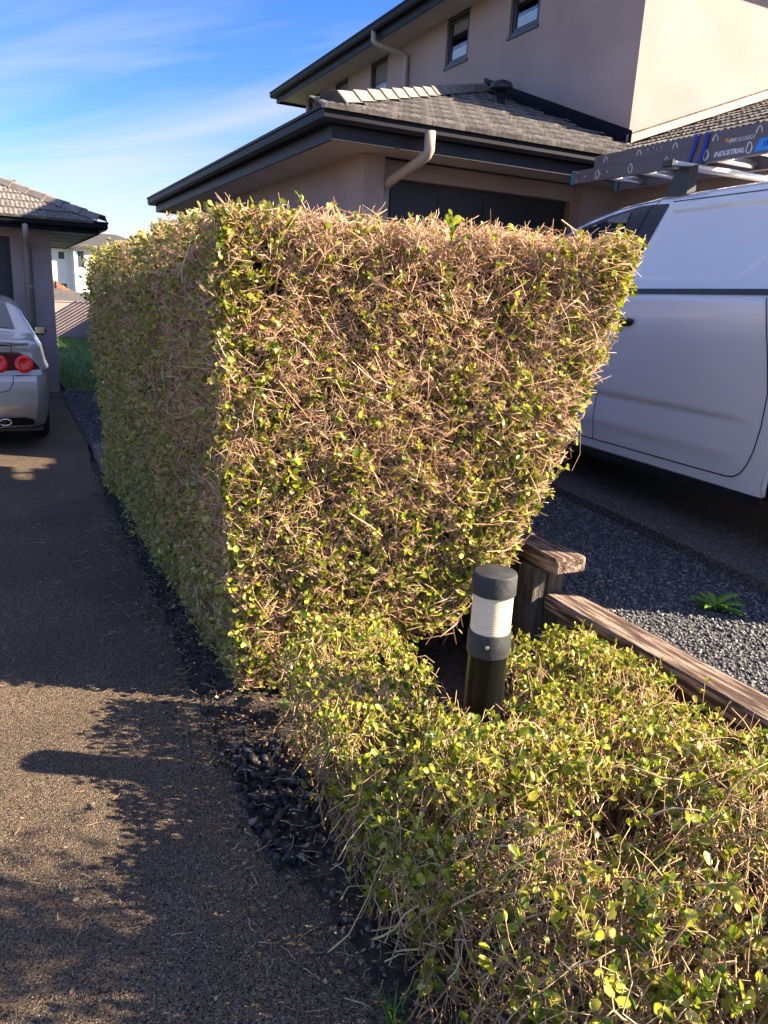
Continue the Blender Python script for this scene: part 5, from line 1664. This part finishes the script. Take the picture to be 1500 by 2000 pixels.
b = MB(); b.box(LX - 0.0002, LX + 0.0016, 3.395, 3.575, 2.6122, 2.614); b.obj('logo_line', 'print', lad)
b = MB(); b.add([(LX - 0.0012, 3.385, 2.537), (LX - 0.0012, 3.15, 2.537), (LX - 0.0012, 3.15, 2.605), (LX - 0.0012, 3.355, 2.605)], [(0, 1, 2, 3)]); so_ = b.obj('sticker', 'sticker', lad)
text('lettering', '150kg', 0.045, (LX - 0.0022, 3.335, 2.558), (0, -1, 0), (0, 0, 1), 'darkprint', lad, 0.1, 0.01)
# two blue straps round the rails
for (ya, yb, wd_) in ((3.82, 3.865, 0.024), (3.735, 3.775, 0.026)):
    st = thing('tie_strap', 'blue webbing strap nearer the lettering, tying the ladder down' if ya < 3.8 else 'blue webbing strap farther from the lettering, tying the ladder down', 'strap', (LX, ya, 2.5), group='straps on the ladder')
    s_ = MB()
    path = [(LX + 0.02, ya - 0.01, 2.70), (LX - 0.006, ya, 2.697), (LX - 0.008, ya + 0.01, 2.62), (LX - 0.008, yb, 2.52), (LX - 0.01, yb - 0.06, 2.482)]
    vs, fs = [], []
    for p_ in path:
        vs += [(p_[0], p_[1] - wd_ / 2, p_[2]), (p_[0], p_[1] + wd_ / 2, p_[2]), (p_[0] - 0.003, p_[1] - wd_ / 2, p_[2]), (p_[0] - 0.003, p_[1] + wd_ / 2, p_[2])]
    for i in range(len(path) - 1):
        q_ = i * 4
        fs += [(q_, q_ + 1, q_ + 5, q_ + 4), (q_ + 2, q_ + 6, q_ + 7, q_ + 3), (q_, q_ + 4, q_ + 6, q_ + 2), (q_ + 1, q_ + 3, q_ + 7, q_ + 5)]
    s_.add(vs, fs); s_.obj('webbing', 'strap', st)
    k_ = MB(); k_.cbox(LX - 0.028, LX - 0.012, yb - 0.055, yb - 0.015, 2.49, 2.525, 0.004); k_.obj('buckle', 'plastic', st)

# ---------------------------------------------------------------- champagne sedan parked nose to the left garage
car = thing('car', 'champagne silver sedan with round red tail lamps parked before the left garage', 'car', (-0.455, 7.97, 0), 0, local=True)
HWc = 0.875
cz_s = [0.0, 0.10, 0.30, 0.62, 0.85, 1.45, 1.9, 2.5, 2.9, 3.55, 3.9, 4.35, 4.5]
cz_z = [1.00, 1.035, 1.05, 1.065, 1.09, 1.36, 1.415, 1.425, 1.36, 0.99, 0.90, 0.78, 0.66]
def c_zr(s): return np.interp(s, cz_s, cz_z)
def c_inset(s, z):
    zr = c_zr(s)
    i = 0.05 * np.clip((z - 0.62) / 0.4, -1.2, 1) ** 2 * (z < 1.0) + np.where(z >= 1.0, 0.045 + (z - 1.0) * 0.52, 0)
    i = i + 0.018 * np.exp(-((z - 0.78) / 0.05) ** 2) * -1
    h = np.clip(zr - z, 0, 0.07)
    i = i + 0.07 * (1 - np.sqrt(np.clip(1 - ((0.07 - h) / 0.07) ** 2, 0, 1)))
    i = i + 0.13 * np.clip((0.65 - s) / 0.65, 0, 1) ** 2.4 + 0.26 * np.clip((s - 3.7) / 0.8, 0, 1) ** 2
    return i
def c_rear(z):
    """how far each height of the tail stands forward of the bumper"""
    z = np.asarray(z, float)
    return np.interp(z, [0.22, 0.35, 0.45, 0.60, 0.70, 0.73, 0.95, 1.02, 1.05], [0.16, 0.05, 0.0, 0.005, 0.03, 0.075, 0.115, 0.09, 0.08])
ns, nq, nr_ = 120, 46, 8
S_ = np.linspace(0, 4.5, ns) ** 1.0
rows = []
for k in range(nq):
    zz = 0.22 + (c_zr(S_) - 0.22) * k / (nq - 1)
    sh_ = c_rear(zz) * np.clip(1 - S_ / 0.7, 0, 1) + 0.085 * np.clip(1 - S_ / 0.5, 0, 1) ** 2
    rows.append(np.stack([HWc - c_inset(S_, zz), S_ + sh_, zz], 1))
xt = rows[-1][:, 0]
for k in range(1, nr_ + 1):
    f = k / nr_
    zz = c_zr(S_)
    sh_ = (c_rear(zz) * np.clip(1 - S_ / 0.7, 0, 1)) + 0.085 * (1 - f) ** 2 * np.clip(1 - S_ / 0.5, 0, 1) ** 2
    rows.append(np.stack([xt * (1 - f), S_ + sh_, zz + 0.035 * (1 - (1 - f) ** 2)], 1))
rt = np.stack(rows)
lf = rt[:-1][::-1].copy(); lf[:, :, 0] *= -1
G = np.concatenate([rt, lf])
R_, C_ = G.shape[:2]
idx = np.arange(R_ * C_).reshape(R_, C_)
a, b, c, d = idx[:-1, :-1].ravel(), idx[:-1, 1:].ravel(), idx[1:, 1:].ravel(), idx[1:, :-1].ravel()
cen = G.reshape(-1, 3)[np.stack([a, b, c, d], 1)].mean(1)
keep = np.ones(len(a), bool)
for ax_ in (0.98, 3.66):
    keep &= ~((((cen[:, 1] - ax_) ** 2 + (cen[:, 2] - 0.31) ** 2) < 0.355 ** 2) & (np.abs(cen[:, 0]) > 0.6))
a, b, c, d = a[keep], b[keep], c[keep], d[keep]
T = np.concatenate([np.stack([a, c, b], 1), np.stack([a, d, c], 1)])
np_obj('body', G.reshape(-1, 3), T, 'champagne', car)
def rear_pt(x, z, off=0.0):
    hw_ = HWc - c_inset(np.array(0.0), np.asarray(z, float))
    f = np.clip(np.abs(x) / hw_, 0, 1.0)
    return np.stack([x, c_rear(z) + 0.085 * f ** 2.0 - off, np.asarray(z, float)], -1)
zz = np.linspace(0.22, 1.0, 44); uu = np.linspace(-1, 1, 33)
V, F = [], []
for z in zz:
    hw_ = HWc - float(c_inset(np.array(0.0), np.array(z)))
    for u in uu:
        V.append(rear_pt(np.array(u * hw_), np.array(z)))
for i in range(len(zz) - 1):
    for j in range(len(uu) - 1):
        p_ = i * len(uu) + j
        F.append((p_, p_ + 1, p_ + len(uu) + 1, p_ + len(uu)))
obj('tail_panel', V, F, 'champagne', car, smooth=True)
fp = [tuple(v) for v in G[:, -1]]
obj('nose_panel', fp, [tuple(range(len(fp)))], 'champagne', car)
def rear_patch(poly, off, m, name, parent=car):
    import bmesh
    bm = bmesh.new()
    bm.faces.new([bm.verts.new((p_[0], p_[1], 0)) for p_ in poly])
    P_ = np.array(poly)
    for axis in (0, 1):
        for c_ in np.arange(P_[:, axis].min() + 0.02, P_[:, axis].max(), 0.03):
            co = [0, 0, 0]; co[axis] = c_; no = [0, 0, 0]; no[axis] = 1
            bmesh.ops.bisect_plane(bm, geom=bm.verts[:] + bm.edges[:] + bm.faces[:], plane_co=co, plane_no=no)
    bm.verts.index_update()
    V_ = rear_pt(np.array([v.co.x for v in bm.verts]), np.array([v.co.y for v in bm.verts]), off)
    F_ = [[v.index for v in f.verts] for f in bm.faces]
    bm.free()
    return obj(name, V_, F_, m, parent, smooth=True)
for sg in (1, -1):
    hs_ = [(0.30, 0.78), (0.34, 0.90), (0.45, 0.945), (0.60, 0.945), (0.70, 0.90), (0.775, 0.815), (0.785, 0.785), (0.30, 0.77)]
    tl = rear_patch([(sg * x, z) for x, z in hs_], 0.006, 'darkred', 'tail_lamp')
    rear_patch([(sg * x, z) for x, z in [(0.30, 0.735), (0.30, 0.768), (0.785, 0.783), (0.80, 0.742), (0.78, 0.733)]], 0.006, 'clear', 'clear_lens', tl)
    for cx_, rr in ((0.425, 0.082), (0.645, 0.084)):
        V_, F_ = [], []
        n = 28
        for r_k, o_k in ((1.0, 0.009), (0.93, 0.022), (0.55, 0.026), (0.5, 0.021), (0.02, 0.024)):
            for k in range(n):
                t_ = 2 * math.pi * k / n
                V_.append(rear_pt(np.array(sg * cx_ + rr * r_k * math.cos(t_)), np.array(0.838 + rr * r_k * math.sin(t_)), o_k))
        for i in range(4):
            for k in range(n):
                F_.append((i * n + k, i * n + (k + 1) % n, (i + 1) * n + (k + 1) % n, (i + 1) * n + k))
        obj('red_lens', V_, F_, 'red', tl, smooth=True)
def rear_line(pts, wd_, m, name):
    P_ = np.array(pts); seg = np.r_[0, np.cumsum(np.linalg.norm(np.diff(P_, axis=0), axis=1))]
    t = np.linspace(0, seg[-1], 50)
    x = np.interp(t, seg, P_[:, 0]); z = np.interp(t, seg, P_[:, 1])
    dxx, dzz = np.gradient(x), np.gradient(z); L_ = np.hypot(dxx, dzz)
    A_ = rear_pt(x - dzz / L_ * wd_ / 2, z + dxx / L_ * wd_ / 2, 0.003); B_ = rear_pt(x + dzz / L_ * wd_ / 2, z - dxx / L_ * wd_ / 2, 0.003)
    n = len(t)
    obj(name, np.concatenate([A_, B_]), [(i, i + 1, n + i + 1, n + i) for i in range(n - 1)], m, car)
for sg in (1, -1):
    rear_line([(sg * 0.545, 1.0), (sg * 0.545, 0.74), (sg * 0.535, 0.66), (sg * 0.50, 0.60), (sg * 0.44, 0.585)], 0.007, 'seam', 'boot_seam')
    rear_line([(sg * 0.56, 0.728), (sg * 0.82, 0.735)], 0.008, 'darkred', 'lamp_edge')
rear_line([(-0.44, 0.585), (0.44, 0.585)], 0.007, 'seam', 'boot_seam')
rear_patch([(-0.62, 0.33), (0.62, 0.33), (0.70, 0.30), (0.70, 0.24), (-0.70, 0.24), (-0.70, 0.30)], 0.004, 'plastic', 'bumper_skirt')
for sg in (1, -1):
    e = MB()
    e.tube([(sg * 0.445 + 0.052 * math.cos(t), 0.03, 0.300 + 0.030 * math.sin(t)) for t in np.linspace(0, 2 * math.pi, 21)], 0.006, 8)
    e.obj('exhaust_tip', 'chrome', car, smooth=True)
    e2 = MB(); e2.tube([(sg * 0.445, 0.05, 0.300), (sg * 0.445, 0.25, 0.300)], 0.028, 14); e2.obj('exhaust_pipe', 'plastic', car, smooth=True)
# rear spoiler lip, rear glass, windscreen, side glass
sp_o = MB()
pts = [(u * 0.70, 0.13 + 0.07 * (u ** 2), 1.052 - 0.03 * u * u) for u in np.linspace(-1, 1, 17)]
sp_o.tube(pts, [0.010 + 0.012 * (1 - abs(u) ** 3) for u in np.linspace(-1, 1, 17)], 8)
sp_o.obj('boot_lip', 'champagne', car, smooth=True)
def top_patch(s0, s1, w0, w1, name, off=0.006):
    V_, F_ = [], []
    for i in range(13):
        s = s0 + (s1 - s0) * i / 12
        for j in range(13):
            u = -1 + 2 * j / 12
            zt = float(c_zr(s)); xe = HWc - float(c_inset(np.array(s), np.array(zt)))
            x = u * (w0 + (w1 - w0) * i / 12)
            f = 1 - min(1, abs(x) / xe)
            V_.append((x, s - 0.003, zt + 0.035 * (1 - (1 - f) ** 2) + off))
    for i in range(12):
        for j in range(12):
            p_ = i * 13 + j
            F_.append((p_, p_ + 1, p_ + 14, p_ + 13))
    return obj(name, V_, F_, 'autoglass', car, smooth=True)
top_patch(0.90, 1.47, 0.60, 0.53, 'rear_window')
top_patch(2.95, 3.50, 0.50, 0.64, 'windscreen')
for sg in (1, -1):
    for (s0, s1, t0, t1) in ((1.42, 2.15, 1.35, 2.15), (2.2, 3.05, 2.2, 2.75)):
        V_, F_ = [], []
        for i in range(9):
            for j in range(7):
                z = 1.015 + 0.29 * j / 6
                a_ = s0 + (t0 - s0) * 0; fz = j / 6
                sa = (s0 - 0.30 * (1 - fz) * (s0 < 2)) ; sb = s1 + (0.40 * (1 - fz) if s1 > 3 else 0) - (0.35 * fz if s1 > 3 else 0)
                s = sa + (sb - sa) * i / 8
                z_ = min(z, float(c_zr(s)) - 0.075)
                V_.append((sg * (HWc - float(c_inset(np.array(s), np.array(z_))) + 0.004), s, z_))
        for i in range(8):
            for j in range(6):
                p_ = i * 7 + j
                F_.append((p_, p_ + 1, p_ + 8, p_ + 7))
        obj('side_window', V_, F_, 'autoglass', car, smooth=True)
    mi = MB()
    mi.cbox(min(sg * 0.83, sg * 0.985), max(sg * 0.83, sg * 0.985), 2.60, 2.70, 0.965, 1.075, 0.035)
    mo = mi.obj('mirror', 'plastic', car, smooth=True)
    mg = MB(); mg.cbox(min(sg * 0.85, sg * 0.965), max(sg * 0.85, sg * 0.965), 2.593, 2.60, 0.985, 1.06, 0.003); mg.obj('mirror_glass', 'chrome', mo)
    MB().cbox(min(sg * 0.80, sg * 0.86), max(sg * 0.80, sg * 0.86), 2.63, 2.68, 0.94, 0.985, 0.01).obj('mirror_stalk', 'plastic', mo)
    for s0 in (1.55, 2.45):
        MB().cbox(min(sg * 0.845, sg * 0.885), max(sg * 0.845, sg * 0.885), s0, s0 + 0.17, 0.845, 0.872, 0.008).obj('door_handle', 'champagne', car, smooth=True)
    for ax_ in (0.98, 3.66):
        prof = [(0.20, 0.0), (0.28, 0.0), (0.30, 0.02), (0.31, 0.045), (0.31, 0.155), (0.30, 0.18), (0.28, 0.2), (0.20, 0.2)]
        vs, fs = [], []
        n = 32
        for (r__, xo) in prof:
            for k in range(n):
                t_ = 2 * math.pi * k / n
                vs.append((sg * (0.862 - xo), ax_ + r__ * math.cos(t_), 0.31 + r__ * math.sin(t_)))
        for i in range(len(prof)):
            for k in range(n):
                i2 = (i + 1) % len(prof)
                fs.append((i * n + k, i * n + (k + 1) % n, i2 * n + (k + 1) % n, i2 * n + k))
        wo = obj('wheel', vs, fs, 'rubber', car, smooth=True)
        vs, fs = [], []
        for (r__, xo) in ((0.2, 0.01), (0.185, 0.03), (0.06, 0.02), (0.001, 0.015)):
            for k in range(n):
                t_ = 2 * math.pi * k / n
                vs.append((sg * (0.862 - xo - (0.03 if (k // 3) % 2 and 0.05 < r__ < 0.19 else 0)), ax_ + r__ * math.cos(t_), 0.31 + r__ * math.sin(t_)))
        for i in range(3):
            for k in range(n):
                fs.append((i * n + k, i * n + (k + 1) % n, (i + 1) * n + (k + 1) % n, (i + 1) * n + k))
        obj('rim', vs, fs, 'alloy', wo)
        wl = MB()
        for k in range(16):
            t0, t1 = math.pi * k / 16, math.pi * (k + 1) / 16
            q0 = (ax_ + 0.36 * math.cos(t0), 0.31 + 0.36 * math.sin(t0)); q1 = (ax_ + 0.36 * math.cos(t1), 0.31 + 0.36 * math.sin(t1))
            wl.add([(sg * 0.84, *q0), (sg * 0.84, *q1), (sg * 0.58, *q1), (sg * 0.58, *q0)], [(0, 1, 2, 3)])
            wl.add([(sg * 0.58, ax_, 0.31), (sg * 0.58, *q0), (sg * 0.58, *q1)], [(0, 1, 2)])
        wl.obj('wheel_well', 'plastic', car)
MB().box(-0.78, 0.78, 0.18, 4.3, 0.19, 0.215).obj('floor_pan', 'plastic', car)
